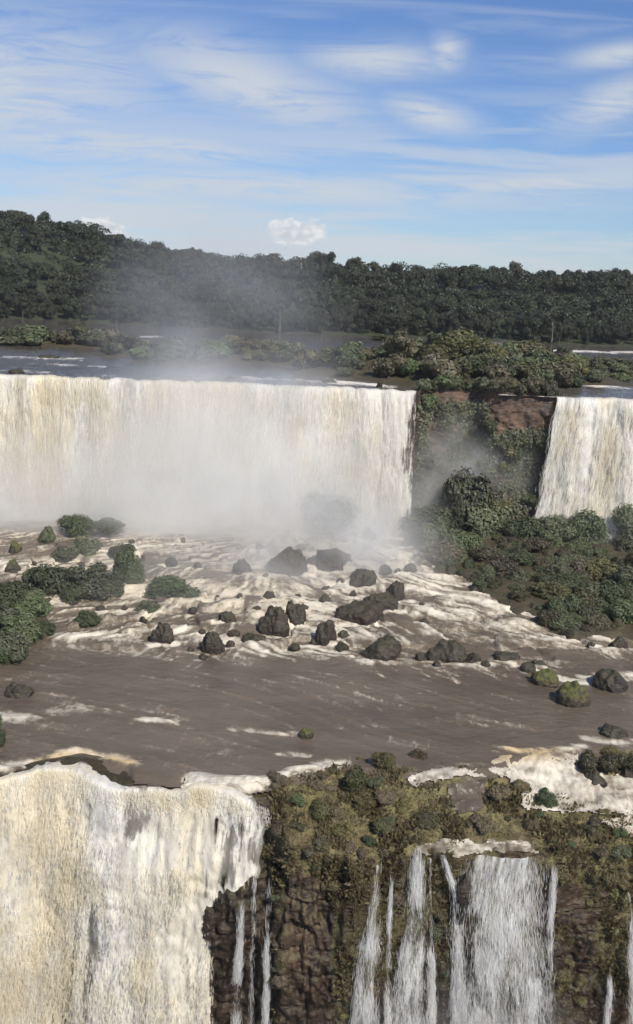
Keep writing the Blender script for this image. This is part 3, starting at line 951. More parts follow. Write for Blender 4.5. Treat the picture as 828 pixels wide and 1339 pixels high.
ob = obj('spray_veil', curtain('near_fall_veil', [p + np.array([0, -0.9, -1.2]) for p in lip[:62]], 50, M_veil, out=0.98, du=0.4, dv=0.5, seed=6, lump=1.0, flowv=0.12, cutf=spur_cut, thickf=veil_thick, tintf=near_tint, stepf=near_step))
child_keep(ob, fw)
ob = obj('spray_veil', curtain('near_fall_veil', [p + np.array([0, -1.8, -4.5]) for p in lip[:60]], 46, M_veil, out=1.15, du=0.45, dv=0.5, seed=17, lump=1.2, flowv=0.14, cutf=spur_cut,
                               thickf=lambda P, U, T, L: veil_thick(P, U + 40, T, L + 40) - 0.25 * sstep(2, 0, T), tintf=near_tint, stepf=near_step))
child_keep(ob, fw)


# thin falls down the near cliff: ribbons following the rock
def face_at(x, y):
    """point of the near cliff seen at photo pixel (x, y)"""
    ci = int(np.argmin(np.abs(cxs - x)))
    best = None
    lo, hi = max(0, ci - 60), min(ncol, ci + 60)
    d = (NEARPX[lo:hi] - x) ** 2 + (NEARPY[lo:hi] - y) ** 2
    i, j = np.unravel_index(np.argmin(d), d.shape)
    return NEARG[lo + i, j]


RIB = {}


def ribbon(pathpx, widths, seed, off=0.5, thick=0.55, endz=-90, top_fade=0.0):
    pts, ws = [], []
    ys = [p[1] for p in pathpx]
    xs = [p[0] for p in pathpx]
    last = None
    for y in np.arange(ys[0], 1352, 6.0):
        x = np.interp(y, ys, xs)
        p = face_at(x, y).copy()
        wd = np.interp(y, ys, widths) * p[1] / FPX * 1.05
        if last is not None:
            p[1] = min(p[1], last[1] + 0.02)     # falling water never moves back towards the rock
        last = p
        pts.append(p); ws.append(wd)
    pts, ws = np.array(pts), np.array(ws)
    for _ in range(4):
        pts[1:-1] = 0.25 * pts[:-2] + 0.5 * pts[1:-1] + 0.25 * pts[2:]
    end = pts[-1].copy(); end[2] = endz; end[1] -= 1.0
    n2 = 40
    tail = pts[-1] + (end - pts[-1]) * np.linspace(0, 1, n2)[1:, None]
    pts = np.vstack([pts, tail]); ws = np.concatenate([ws, np.full(n2 - 1, ws[-1])])
    s = np.concatenate([[0], np.cumsum(np.linalg.norm(np.diff(pts, axis=0), axis=1))])
    nvv = int(s[-1] / 0.35)
    ss = np.linspace(0, s[-1], nvv)
    Pc = np.stack([np.interp(ss, s, pts[:, k]) for k in range(3)], -1)
    W = np.interp(ss, s, ws)
    nu = max(7, int(W.max() / 0.16))
    uu = np.linspace(-0.5, 0.5, nu)
    U, S = np.meshgrid(uu, ss, indexing='ij')
    P = np.repeat(Pc[None], nu, 0).copy()
    P[..., 0] += U * W[None, :] + 0.12 * fbm(V3(S * 0.3, seed, 0), 3, seed)
    P[..., 1] -= off + 0.12 * np.minimum(W.max(), 9) + 0.45 * W[None, :] * (0.25 - U ** 2) + 0.35 * fbm(V3(U * W[None, :] * 1.3, S * 0.18, seed), 3, seed + 1) + 0.25 * np.sqrt(S) * 0.4
    e = 1 - np.abs(U) * 2
    th = -0.4 + (0.4 + thick) * sstep(0.0, 0.10, e) * sstep(0.0, 0.45, e + 0.5 * fbm(V3(S * 0.16, U * 3, seed), 3, seed + 2)) + 0.12 * fbm(V3(S * 0.12, U * 2, seed), 2, seed + 3)
    RIB.update(P=P, dens=np.clip(0.3 + 1.3 * fbm(V3(S * 0.2, U * W[None, :] * 0.5, seed), 3, seed + 7), 0.03, 1) * (0.35 + e) * W[None, :] * sstep(0, 2, S) * (P[..., 2] > -80), W=float(W.mean()))
    return mesh_np('thin_fall', P.reshape(-1, 3), grid_faces(nu, nvv), M_fallthin, attrs={'thick': th, 'tint': np.full(U.shape, 0.6)},
                   uv=np.stack([U * W[None, :] + seed * 13.0, S], -1))


for (path, ws, sd, th, lab) in [
        ([(494, 1128), (489, 1170), (482, 1240), (477, 1339)], [6, 13, 30, 40], 31, 0.62, 'slender white fall widening down the grassy cliff between two shrub covered ribs'),
        ([(545, 1104), (543, 1170), (540, 1240), (535, 1339)], [12, 20, 40, 56], 32, 0.58, 'pair of thin water strands merging beside a bare brown rock rib'),
        ([(578, 1112), (592, 1150), (596, 1180), (600, 1339)], [10, 9, 14, 26], 33, 0.66, 'narrow curved strand of water passing left of the round brown rock'),
        ([(658, 1108), (650, 1150), (648, 1200), (650, 1339)], [98, 108, 122, 134], 34, 0.66, 'wide broken white fall on the grassy lower cliff below the terrace'),
        ([(352, 1146), (350, 1220), (349, 1339)], [4, 7, 9], 35, 0.50, 'single thread of water beside the sharp brown cliff edge'),
        ([(318, 1166), (314, 1230), (310, 1339)], [5, 10, 14], 36, 0.40, 'faint threads of water trickling down the dark wet spur'),
        ([(818, 1162), (822, 1220), (824, 1339)], [5, 10, 18], 37, 0.60, 'thin white fall on the cliff at the far side of the dark vertical cleft'),
        ([(512, 1140), (508, 1230), (506, 1339)], [3, 6, 10], 39, 0.42, 'faint trickle beside the slender widening fall'),
        ([(562, 1118), (562, 1200), (564, 1339)], [4, 7, 12], 40, 0.42, 'thin veil of water on the brown rib between the strands and the wide fall'),
        ([(722, 1128), (718, 1200), (716, 1339)], [4, 8, 16], 41, 0.42, 'loose strand falling beside the wide broken fall near the dark cleft'),
        ([(334, 1136), (332, 1200), (330, 1339)], [4, 6, 8], 42, 0.40, 'middle thread of water on the dark wet spur'),
        ([(796, 1270), (792, 1339)], [4, 8], 38, 0.5, 'short trickle low on the brown cliff under hanging shrubs')]:
    o = bpy.data.objects.new('waterfall', None)
    C.objects.link(o)
    o.location = [float(c_) for c_ in face_at(*path[0])]
    tag(o, lab, 'waterfall', 'small falls down the near cliff')
    child_keep(obj('water_sheet', ribbon(path, ws, sd, thick=th * 0.66)), o)
    child_keep(obj('spray_streaks', streaks(RIB['P'], RIB['dens'], int(400 + 1150 * RIB['W']), 1.8, 0.05, 0.7, M_wisp, sd, lat=0.08 + 0.05 * RIB['W'])), o)

# gorge floor, out of sight under the falls
gx2, gy2 = np.linspace(-300, 300, 60), np.linspace(-40, 150, 30)
A, B = np.meshgrid(gx2, gy2, indexing='ij')
me = mesh_np('gorge_river', V3(A, B, -92 + 0.5 * fbm(V3(A * .05, B * .05, 0), 3, 1)).reshape(-1, 3), grid_faces(60, 30), M_deep,
             attrs={'foam': 0.4 * np.ones(A.size), 'gold': np.zeros(A.size)})
kind(obj('gorge_river', me), 'structure')

# ------------------------------------------------------------------ far (upper) cliff and its falls
#       x     rim y (z=0)   set-back   z rim
FAR = [(-160, 484.5, 0, 0.0), (0, 490.5, 0, 0.0), (120, 495, 0, 0.0), (260, 500, 0, 0.0), (400, 505.5, 0, 0.0), (520, 511, 0, 0.0), (541, 512, 0, 0.0), (549, 512.5, 4, 0.4), (565, 513, 7.5, 0.8), (625, 515, 7.5, 1.0), (642, 516, 4, 1.2),
       (655, 516.5, 1.5, 1.4), (700, 518, 1.0, 1.2), (722, 519, 1.0, 0.2), (732, 519, 2.0, 0.0), (828, 523, 2, 0.0), (980, 529, 2, 0.0)]
ft = np.array(FAR, float)
nc2 = 460
fx = np.linspace(-150, 970, nc2)
cols = []
lipfar = {}
for x in fx:
    y = np.interp(x, ft[:, 0], ft[:, 1]); sb = np.interp(x, ft[:, 0], ft[:, 2]); zr = np.interp(x, ft[:, 0], ft[:, 3])
    p = at_z(x, y, 0.0)
    k = (p[1] + sb) / p[1]
    p = np.array([p[0] * k, p[1] + sb, zr - 0.35])
    butt = sstep(638, 652, x) * sstep(735, 722, x)
    pts = [p + np.array([0, 10, -0.8]), p, p + np.array([0, -0.3, -2.0]), p + np.array([0, -0.8 + 1.0 * butt, -13.0]), p + np.array([0, -1.2 + 3.5 * butt, -15.0]), p + np.array([0, -5, -40])]
    c = []
    for (a, b), n in zip(zip(pts[:-1], pts[1:]), (8, 8, 28, 8, 60)):
        c.append(a + (b - a) * np.linspace(0, 1, n, endpoint=False)[:, None])
    cols.append(np.vstack(c))
G2 = np.stack(cols)
nv2 = G2.shape[1]
G2[:, 1:-1] = 0.25 * G2[:, :-2] + 0.5 * G2[:, 1:-1] + 0.25 * G2[:, 2:]
N2 = gnormals(G2.reshape(-1, 3), nc2, nv2)
if N2[:, nv2 // 2:, 1].mean() > 0:
    N2 = -N2
jj = np.arange(nv2)[None, :] * np.ones((nc2, 1))
fc_ = sstep(12, 26, jj)
wq = fbm(G2 * 0.1, 3, 171)
blk = cellrand(V3(G2[..., 0] / 3.0 + 1.5 * wq, 0 * jj, G2[..., 2] / 5 + wq), 172)
bl2 = cellrand(V3(G2[..., 0] / 1.2 + 2 * wq, 0 * jj, G2[..., 2] / 2 + 2 * wq), 176)
G2 = G2 + N2 * (fc_ * (0.3 + 0.7 * sstep(536, 552, project(G2)[0]) * sstep(735, 720, project(G2)[0])) * (1.2 * fbm(G2 * 0.1, 4, 173) + 0.7 * blk + 0.35 * bl2 + 0.5 * fbm(G2 * 0.6, 3, 174)))[..., None]
p2x, p2y = project(G2)
veg2 = np.clip(sstep(-0.1, 0.3, fbm(G2 * 0.13, 3, 175)) * fc_ * 0.7 * sstep(545, 560, p2x) * (1 - 0.8 * sstep(640, 655, p2x)), 0, 1)
wet2 = np.clip(1 - sstep(540, 560, p2x) + sstep(720, 730, p2x) + 0.5 * sstep(560, 600, p2y), 0, 1)
kind(obj('far_cliff', mesh_np('far_cliff', G2.reshape(-1, 3), grid_faces(nc2, nv2), M_cliff_far, attrs={'veg': veg2, 'wet': wet2})), 'structure')


def farlip(xs):
    r = []
    for x in xs:
        y = np.interp(x, ft[:, 0], ft[:, 1])
        p = at_z(x, y, 0.0)
        jt = float(fbm(V3(x * 0.05, 0, 0), 3, 144))
        r.append(p + np.array([0, -0.6 + 1.8 * jt, 0.3 * float(fbm(V3(x * 0.12, 3, 0), 3, 145))]))
    return r


def far_thick(P, U, T, L):
    px, py = project(P)
    th = 0.80 - 0.30 * strokes(px, py, [([(25, 520), (27, 610)], 8, 1.0), ([(84, 530), (84, 580)], 6, 1.0), ([(116, 520), (118, 610)], 7, 1.0), ([(160, 520), (160, 570)], 6, 0.6), ([(278, 500), (278, 560)], 8, 0.4),
                                        ([(360, 530), (364, 600)], 8, 0.6), ([(385, 520), (390, 590)], 8, 0.6), ([(425, 540), (428, 620)], 12, 0.5), ([(478, 540), (478, 620)], 10, 0.6), ([(520, 540), (525, 640)], 8, 0.7)])
    th -= 0.75 * sstep(-4.0, 0.0, U - L + 2.2 * fbm(V3(T * 0.12, 0, 0), 3, 5))
    return th


def far_tint(P, U, T):
    px, py = project(P)
    return np.clip(0.85 + 0.5 * strokes(px, py, [([(410, 505), (410, 600)], 14, 1.0), ([(285, 500), (285, 540)], 20, 1.0), ([(235, 495), (235, 550)], 14, 0.8), ([(60, 500), (60, 560)], 30, 0.6)]) - 0.5 * sstep(440, 470, px), 0, 1.2)


fm = tag(bpy.data.objects.new('waterfall', None), 'broad white curtain fall on the far cliff, its foot lost in spray', 'waterfall')
C.objects.link(fm)
fm.location = at_z(270, 500, 0)
child_keep(obj('water_sheet', curtain('far_main_sheet', farlip(np.arange(-140, 545, 6)), 37.5, M_fallfar, out=0.85, du=0.36, dv=0.5, seed=8, lump=0.8, thickf=far_thick, tintf=far_tint)), fm)
q = LAST
plume = np.clip(0.4 + 1.5 * fbm(V3(q['U'] * 0.14, q['T'] * 0.06, 1), 4, 190, 0.6), 0.02, 1.3) * sstep(0.3, 3, q['T']) * np.clip(q['th'], 0.02, 1)
child_keep(obj('spray_streaks', streaks(q['P'], plume, 34000, 4.2, 0.10, 1.6, M_streak, 7, tint=np.clip(0.7 * q['ti'], 0, 1))), fm)
child_keep(obj('spray_veil', curtain('far_main_veil', [p + np.array([0, -0.9, -0.8]) for p in farlip(np.arange(-140, 536, 6))], 36.5, M_veil, out=1.05, du=0.45, dv=0.6, seed=9, lump=1.0,
                                     thickf=lambda P, U, T, L: 0.34 + 0.25 * fbm(V3(U * 0.15, T * 0.06, 0), 3, 66), tintf=far_tint)), fm)


def right_thick(P, U, T, L):
    th = 0.78 - 0.16 * np.clip(fbm(V3(U * 0.5, T * 0.05, 4), 3, 61), 0, 1)
    th -= 0.7 * sstep(1.4, 0.0, U + 0.8 * fbm(V3(T * 0.3, 0, 0), 2, 6))
    return th


def right_tint(P, U, T):
    px, py = project(P)
    return np.clip(0.15 + 1.1 * strokes(px, py, [([(772, 512), (765, 665)], 18, 1.0)]), 0, 1.1)


frt = tag(bpy.data.objects.new('waterfall', None), 'white fall with a cream centre streak beyond the brown rock buttress', 'waterfall')
C.objects.link(frt)
frt.location = at_z(790, 522, 0)
def rstep(L, T):
    return 0.0 * T


rl = farlip(np.arange(727, 960, 5))
me = curtain('far_right_sheet', rl, 37.5, M_fallfar, out=0.9, du=0.34, dv=0.45, seed=12, lump=0.9, spread=0.28, thickf=right_thick, tintf=right_tint)
child_keep(obj('water_sheet', me), frt)
q = LAST
plume = np.clip(0.4 + 1.5 * fbm(V3(q['U'] * 0.2, q['T'] * 0.07, 1), 4, 191, 0.6), 0.02, 1.3) * sstep(0.3, 3, q['T']) * np.clip(q['th'] + 0.25, 0.02, 1)
child_keep(obj('spray_streaks', streaks(q['P'], plume, 12000, 4.0, 0.10, 1.6, M_streak, 8, lat=0.6, tint=0.6 * q['ti'])), frt)
me = curtain('far_right_veil', [p + np.array([0, -0.8, -1]) for p in rl], 36.5, M_veil, out=1.1, du=0.4, dv=0.5, seed=14, lump=1.1, spread=0.28,
             thickf=lambda P, U, T, L: 0.32 + 0.25 * fbm(V3(U * 0.2, T * 0.08, 0), 3, 67) - 0.7 * sstep(1.5, 0, U), tintf=right_tint)
child_keep(obj('spray_veil', me), frt)

# ------------------------------------------------------------------ upper river
UP_FOAM = [([(-60, 466), (110, 470)], 2.2, 0.74), ([(112, 441), (215, 440)], 2.4, 0.74), ([(60, 476), (140, 480)], 2.0, 0.6), ([(0, 484), (60, 487)], 2.4, 0.8), ([(320, 494), (470, 502)], 3.4, 0.85),
           ([(425, 492), (450, 494)], 2.4, 1.0), ([(440, 499), (520, 506)], 2.5, 1.0), ([(625, 447), (700, 452)], 1.6, 0.8), ([(700, 458), (860, 462)], 2.2, 1.0), ([(660, 457), (700, 460)], 1.8, 0.9),
           ([(765, 503), (860, 510)], 3.2, 1.0), ([(650, 446), (860, 452)], 1.5, 0.5), ([(100, 490), (350, 500)], 2.0, 0.5), ([(200, 452), (330, 462)], 2.4, 0.4)]
nux, nuy = 520, 240
ux = np.linspace(-155, 975, nux)
tv = np.linspace(0, 1, nuy) ** 1.5
lipU = np.array(farlip(ux)) + np.array([0, 0.5, 0])
P = np.zeros((nux, nuy, 3))
for i, x in enumerate(ux):
    sb = np.interp(x, ft[:, 0], ft[:, 2])
    y0 = lipU[i, 1] + (sb + 1.5 if sb > 2 else 0)
    Yr = y0 + (760 - y0) * tv
    P[i, :, 0] = lipU[i, 0] * Yr / lipU[i, 1]
    P[i, :, 1] = Yr
ux_, uy_ = project(P)
ufo = strokes(ux_ + 10 * fbm(V3(P[..., 0] * .05, P[..., 1] * .03, 0), 2, 5), uy_ + 1.2 * fbm(V3(P[..., 0] * .08, P[..., 1] * .03, 0), 3, 6), UP_FOAM)
ufo = ufo * (0.75 + 0.45 * fbm(V3(P[..., 0] * .16, P[..., 1] * .06, 0), 3, 77))
ufo = np.maximum(ufo, 0.5 * sstep(6, 0, P[..., 1] - P[:, :1, 1]))
ufo = np.maximum(ufo, 0.18 + 0.12 * fbm(V3(P[..., 0] * .06, P[..., 1] * .05, 0), 3, 15))
P[..., 2] = 0.02 + 0.14 * fbm(V3(P[..., 0] * .3, P[..., 1] * .3, 0), 3, 16) + 0.35 * np.clip(ufo - 0.45, 0, 1) * (0.7 + 0.5 * fbm(V3(P[..., 0] * .5, P[..., 1] * .4, 2), 3, 18))
P[:, 0, 2] = 0.0
kind(obj('upper_river', mesh_np('upper_river', P.reshape(-1, 3), grid_faces(nux, nuy), M_upper, attrs={'foam': ufo, 'gold': np.zeros(ufo.size)})), 'structure')


def mound(name, cx_, cy_, rx, ry, h, mat, seed, zbase=-0.5, n=56, power=1.0):
    a = np.linspace(-1.15, 1.15, n)
    A, B = np.meshgrid(a, a, indexing='ij')
    X, Y = cx_ + A * rx, cy_ + B * ry
    r = np.sqrt(A * A + B * B) + 0.28 * fbm(V3(A * 2, B * 2, seed), 3, seed)
    z = zbase + (h - zbase) * sstep(1.0, 0.15, r) ** power + 0.5 * fbm(V3(X * .3, Y * .3, 0), 3, seed + 1) * sstep(1.05, 0.6, r)
    k = r < 1.12
    vx = np.clip(PW / 2 + FPX * X / 292.0, -150, 970)
    ly = np.interp(vx, fx, G2[:, 8, 1])
    k &= Y > ly + 0.4
    v, f = compact(V3(X, Y, z).reshape(-1, 3), grid_faces(n, n, k))
    o = kind(obj(name, mesh_np(name, v, f, mat)), 'structure')
    return lambda x, y: float(np.interp(0, [0], [0]) + hgt(x, y, cx_, cy_, rx, ry, h, zbase, seed, power))


def hgt(x, y, cx_, cy_, rx, ry, h, zb, seed, power):
    a, b = (x - cx_) / rx, (y - cy_) / ry
    r = math.hypot(a, b) + 0.28 * float(fbm(V3(a * 2, b * 2, seed), 3, seed))
    return zb + (h - zb) * float(sstep(1.0, 0.15, r)) ** power


# islands of the upper river
pc = at_z(575, 492, 0)
ISL_C = mound('river_island', pc[0] + 4, 318, 54, 43, 5.0, M_soil, 201)
ISL_L = mound('river_island', at_z(20, 462, 0)[0], 392, 46, 16, 1.6, M_soil, 202)
ISL_M = mound('river_island', at_z(300, 478, 0)[0], 356, 56, 30, 2.2, M_soil, 203)
ISL_R = mound('river_island', at_z(770, 488, 0)[0] + 6, 345, 36, 16, 1.6, M_soil, 204)

# far bank: rising wooded hill
nbx, nby = 150, 60
bx = np.linspace(-420, 420, nbx)
by = np.linspace(500, 900, nby)
A, B = np.meshgrid(bx, by, indexing='ij')


def bank_edge(X):
    return 535 + 45 * sstep(40, -160, X) + 8 * np.sin(X * 0.03)


def bank_z(X, Y):
    X, Y = np.asarray(X, float), np.asarray(Y, float)
    d = Y - bank_edge(X)
    hgt_ = 23.5 + 23 * sstep(-60, -210, X) + 3 * sstep(40, -60, X)
    return -1.5 + 2.2 * sstep(-4, 6, d) + hgt_ * sstep(0, 120, d) + 7 * sstep(112, 150, d)


kind(obj('far_bank', mesh_np('far_bank', V3(A, B, bank_z(A, B)).reshape(-1, 3), grid_faces(nbx, nby), M_bank)), 'structure')

# ------------------------------------------------------------------ plants
def ico(sub=2):
    import bmesh
    bm = bmesh.new()
    bmesh.ops.create_icosphere(bm, subdivisions=sub, radius=1)
    v = np.array([x.co[:] for x in bm.verts])
    f = np.array([[x.index for x in q.verts] for q in bm.faces])
    bm.free()
    return v, f


ICO1, ICO2, ICO4 = ico(2), ico(3), ico(5)


def leaf_mesh(name, lobes, n, size, mat, r, core=0.74, flat=0.55):
    """foliage: leaf-sized blades spread through the outer volume of rounded clumps, plus leafy cores"""
    L = np.array(lobes, float)          # cx cy cz rx ry rz
    wts = (L[:, 3] * L[:, 4] + L[:, 3] * L[:, 5] + L[:, 4] * L[:, 5])
    li = r.choice(len(L), n, p=wts / wts.sum())
    d = r.normal(size=(n, 3))
    d[:, 2] = np.where(r.random(n) < 0.72, np.abs(d[:, 2]), d[:, 2])
    d /= np.linalg.norm(d, axis=1, keepdims=True)
    rad = 0.80 + 0.28 * r.random(n) ** 1.3
    rad *= 1 + 0.16 * fbm(d * 2.6 + li[:, None] * 3.1, 3, 300)
    c = L[li, :3] + d * L[li, 3:] * rad[:, None]
    nn = d + flat * r.normal(size=(n, 3)) * 0.6
    nn /= np.linalg.norm(nn, axis=1, keepdims=True)
    t = np.cross(nn, r.normal(size=(n, 3)))
    t /= np.linalg.norm(t, axis=1, keepdims=True) + 1e-9
    b = np.cross(nn, t)
    s = size * (0.6 + 0.8 * r.random(n))
    a = t * s[:, None]
    q = b * (s * (0.42 + 0.25 * r.random(n)))[:, None]
    bend = -nn * (s * 0.25)[:, None]
    v = np.stack([c - a + bend, c - q * 0.9, c + a * 0.9 + bend, c + q], 1).reshape(-1, 3)
    f4 = np.arange(4 * n).reshape(-1, 4)
    f = np.vstack([f4[:, [0, 1, 2]], f4[:, [0, 2, 3]]])
    rn = r.random(n)
    rnd = np.concatenate([rn, rn])
    off = 4 * n
    vs_, fs_, rs_ = [v], [f], [rnd]
    for l in L:
        cv = ICO1[0] * (1 + 0.13 * fbm(ICO1[0] * 2 + l[0], 2, 301))[:, None] * l[3:] * core + l[:3]
        vs_.append(cv); fs_.append(ICO1[1] + off); rs_.append(r.random(len(ICO1[1])) * 0.6)
        off += len(cv)
    return mesh_np(name, np.vstack(vs_), np.vstack(fs_), mat, smooth=False, fattrs={'rnd': np.concatenate(rs_)})


def bush_lobes(r, n, squat=1.0):
    """unit bush: width 1, height about 1, base at z = 0"""
    out = [(0, 0, 0.36, 0.36, 0.36, 0.42)]
    for k in range(n):
        a = r.random() * 6.283
        d = 0.16 + 0.22 * r.random()
        s = 0.15 + 0.15 * r.random()
        out.append((d * math.cos(a), d * math.sin(a), 0.16 + 0.58 * r.random() * squat * (1 - 0.7 * d), s, s, s * (0.85 + 0.4 * r.random())))
    return out


def tube(P, R, sides=6):
    P, R = np.asarray(P, float), np.asarray(R, float)
    vs_, fs_ = [], []
    for i in range(len(P)):
        d = P[min(i + 1, len(P) - 1)] - P[max(i - 1, 0)]
        d /= np.linalg.norm(d) + 1e-9
        a = np.cross(d, [0.3, 1, 0.1]); a /= np.linalg.norm(a)
        b = np.cross(d, a)
        for k in range(sides):
            t = 6.28318 * k / sides
            vs_.append(P[i] + R[i] * (a * math.cos(t) + b * math.sin(t)))
    for i in range(len(P) - 1):
        for k in range(sides):
            q = (k + 1) % sides
            fs_.append([i * sides + k, i * sides + q, (i + 1) * sides + q, (i + 1) * sides + k])
    return np.array(vs_), np.array(fs_)


def join(parts):
    off, v, f = 0, [], []
    for a, b in parts:
        v.append(a); f.append(b + off); off += len(a)
    return np.vstack(v), np.vstack(f)


rb = np.random.default_rng(77)
BUSH, STEM, BUSHO = [], [], []
for k in range(7):
    lb = bush_lobes(rb, 9 + k % 4)
    BUSH.append(leaf_mesh('bush_foliage', lb, 2600, 0.042, M_bush, rb))
    BUSHO.append(leaf_mesh('olive_bush_foliage', bush_lobes(rb, 9), 2300, 0.046, M_olive, rb))
    parts = []
    for q in range(4):
        a = rb.random() * 6.28
        e = np.array([0.26 * math.cos(a), 0.26 * math.sin(a), 0.62])
        parts.append(tube([[0, 0, -0.12], e * 0.5 + [0.02, 0.03, 0], e], [0.03, 0.02, 0.008], 5))
    v, f = join(parts)
    STEM.append(mesh_np('bush_stem', v, f, M_bark))
# sparser far foliage for the shrubs of the upper river
FARB = [leaf_mesh('shrub_foliage', bush_lobes(rb, 8), 700, 0.075, M_olive if k % 2 else M_bush, rb) for k in range(6)]


def bush(x, y, wpx, hpx, label, group, mats='g', ground=None, p=None, far=False, name='bush', cat='bush', sink=0.12):
    p = at_pool(x, y) if p is None else np.asarray(p, float)
    sc = p[1] / FPX
    W, H = wpx * sc, hpx * sc
    o = bpy.data.objects.new(name, None)
    C.objects.link(o)
    # p is the front foot; the middle stands half a depth behind it
    o.location = (p[0], p[1] + W * 0.30, p[2] - sink * H)
    o.rotation_euler = (0, 0, random.random() * 6.28)
    d = 1.0 + 0.25 * (random.random() - 0.5)
    o.scale = (W * 1.08 * d, W * 1.08 / d, H * (1.14 + sink))
    tag(o, label, cat, group)
    k = random.randrange(7)
    me_ = FARB[k % 6] if far else {'o': BUSHO, 'g': BUSH, 'c': CLB}[mats][k]
    obj('foliage', me_, o)
    obj('stem', STEM[k], o)
    return o


M_cliffleaf = mat_leaf('cliff_shrub_leaves', (0.075, 0.070, 0.030), (0.150, 0.132, 0.058), (0.235, 0.205, 0.100), 0.3)
CLB = []
for me_ in BUSHO:
    c_ = me_.copy()
    c_.materials[0] = M_cliffleaf
    CLB.append(c_)
# rounded river boulders
BOULD, MOSSB = [], []
for k in range(9):
    v, f = ICO4
    v = v.copy()
    rr = np.random.default_rng(500 + k)
    for q in range(9):                     # chip flat faces off
        nrm = rr.normal(size=3); nrm /= np.linalg.norm(nrm)
        dcut = 0.62 + 0.26 * rr.random()
        h = v @ nrm - dcut
        v = v - np.outer(np.clip(h, 0, None) * 0.85, nrm)
    v = v * (1 + 0.30 * fbm(v * 1.7 + k * 7, 4, 510 + k, 0.6) + 0.14 * np.abs(fbm(v * 4.5 + k, 4, 530 + k, 0.6)))[:, None]
    v[:, 2] = np.where(v[:, 2] < 0, v[:, 2] * 0.7, v[:, 2])
    v[:, 2] -= 0.02
    ex = max(np.ptp(v[:, 0]), np.ptp(v[:, 1])) / 2
    v[:, :2] /= ex
    v[:, 2] /= v[:, 2].max()
    wt = sstep(0.45, 0.1, v[:, 2]) * 0.8
    BOULD.append(mesh_np('boulder_rock', v, f, M_boulder, attrs={'wet': 0.3 + 0.6 * wt, 'veg': np.zeros(len(v))}))
    MOSSB.append(mesh_np('mossy_boulder_rock', v, f, M_mossrock, attrs={'wet': wt, 'veg': np.zeros(len(v))}))


def boulder(x, y, wpx, hpx, label, group=None, moss=False, p=None, name='boulder'):
    p = at_pool(x, y) if p is None else np.asarray(p, float)
    sc = p[1] / FPX
    W, H = wpx * sc, hpx * sc
    o = obj(name, random.choice(MOSSB if moss else BOULD))
    o.location = (p[0], p[1] + W * 0.36, p[2] - 0.10 * H)
    o.rotation_euler = (0, 0, random.choice([0, 3.14, 1.2, 4.4, 2.2, 5.3]))
    o.scale = (W * 0.49, W * 0.46, H * 1.02)
    tag(o, label, 'boulder', group)
    return o


# ---- boulders in the rapids
G_R = 'boulders standing in the rapids'
for (x, y, wd, h, lab) in ROCKS:
    boulder(x, y, wd, h, lab, G_R)
SM = 'small dark stone poking out of white rapids'
for (x, y, wd, h) in STONES:
    boulder(x, y, wd, h, SM, 'small stones in the rapids')
for (x, y, wd, h, lab) in [(716, 898, 44, 22, 'flat mossy green boulder upstream of the round mossy one'), (751, 925, 50, 34, 'round mossy green boulder alone in the calm brown pool'),
                           (400, 966, 24, 13, 'tiny mossy islet rock near the foam streak in the calm pool'),]:
    boulder(x, y, wd, h, lab, 'mossy boulders', moss=True)

# ---- islet ground and bushes, right of the rapids
MASS_R = [(528, 702), (545, 668), (580, 665), (640, 676), (700, 690), (740, 712), (770, 690), (860, 690), (860, 846), (805, 834), (770, 838), (738, 834), (700, 806), (665, 795), (630, 778), (600, 752), (575, 752), (560, 722)]
MASS_L = [(-40, 770), (20, 762), (60, 800), (66, 830), (40, 846), (20, 866), (-40, 880)]


def islet(name, poly, seed, h=1.3):
    q = np.array([at_pool(*p) for p in poly])
    x0, x1, y0, y1 = q[:, 0].min() - 4, q[:, 0].max() + 4, q[:, 1].min() - 4, q[:, 1].max() + 4
    n, m = int((x1 - x0) / 0.9), int((y1 - y0) / 0.9)
    A, B = np.meshgrid(np.linspace(x0, x1, n), np.linspace(y0, y1, m), indexing='ij')
    ins = inpoly(A, B, [(a[0], a[1]) for a in q]).astype(float)
    for _ in range(5):
        ins[1:-1, 1:-1] = (ins[:-2, 1:-1] + ins[2:, 1:-1] + ins[1:-1, :-2] + ins[1:-1, 2:] + 2 * ins[1:-1, 1:-1]) / 6
    z = zpool(B) - 1.0 + (h + 1.0) * sstep(0.1, 0.8, ins) + 0.7 * fbm(V3(A * .35, B * .35, 0), 4, seed)
    kind(obj(name, mesh_np(name, V3(A, B, z).reshape(-1, 3), grid_faces(n, m), M_soil)), 'structure')


islet('islet_ground', MASS_R, 211, 1.0)
islet('islet_ground', MASS_L, 212, 0.9)

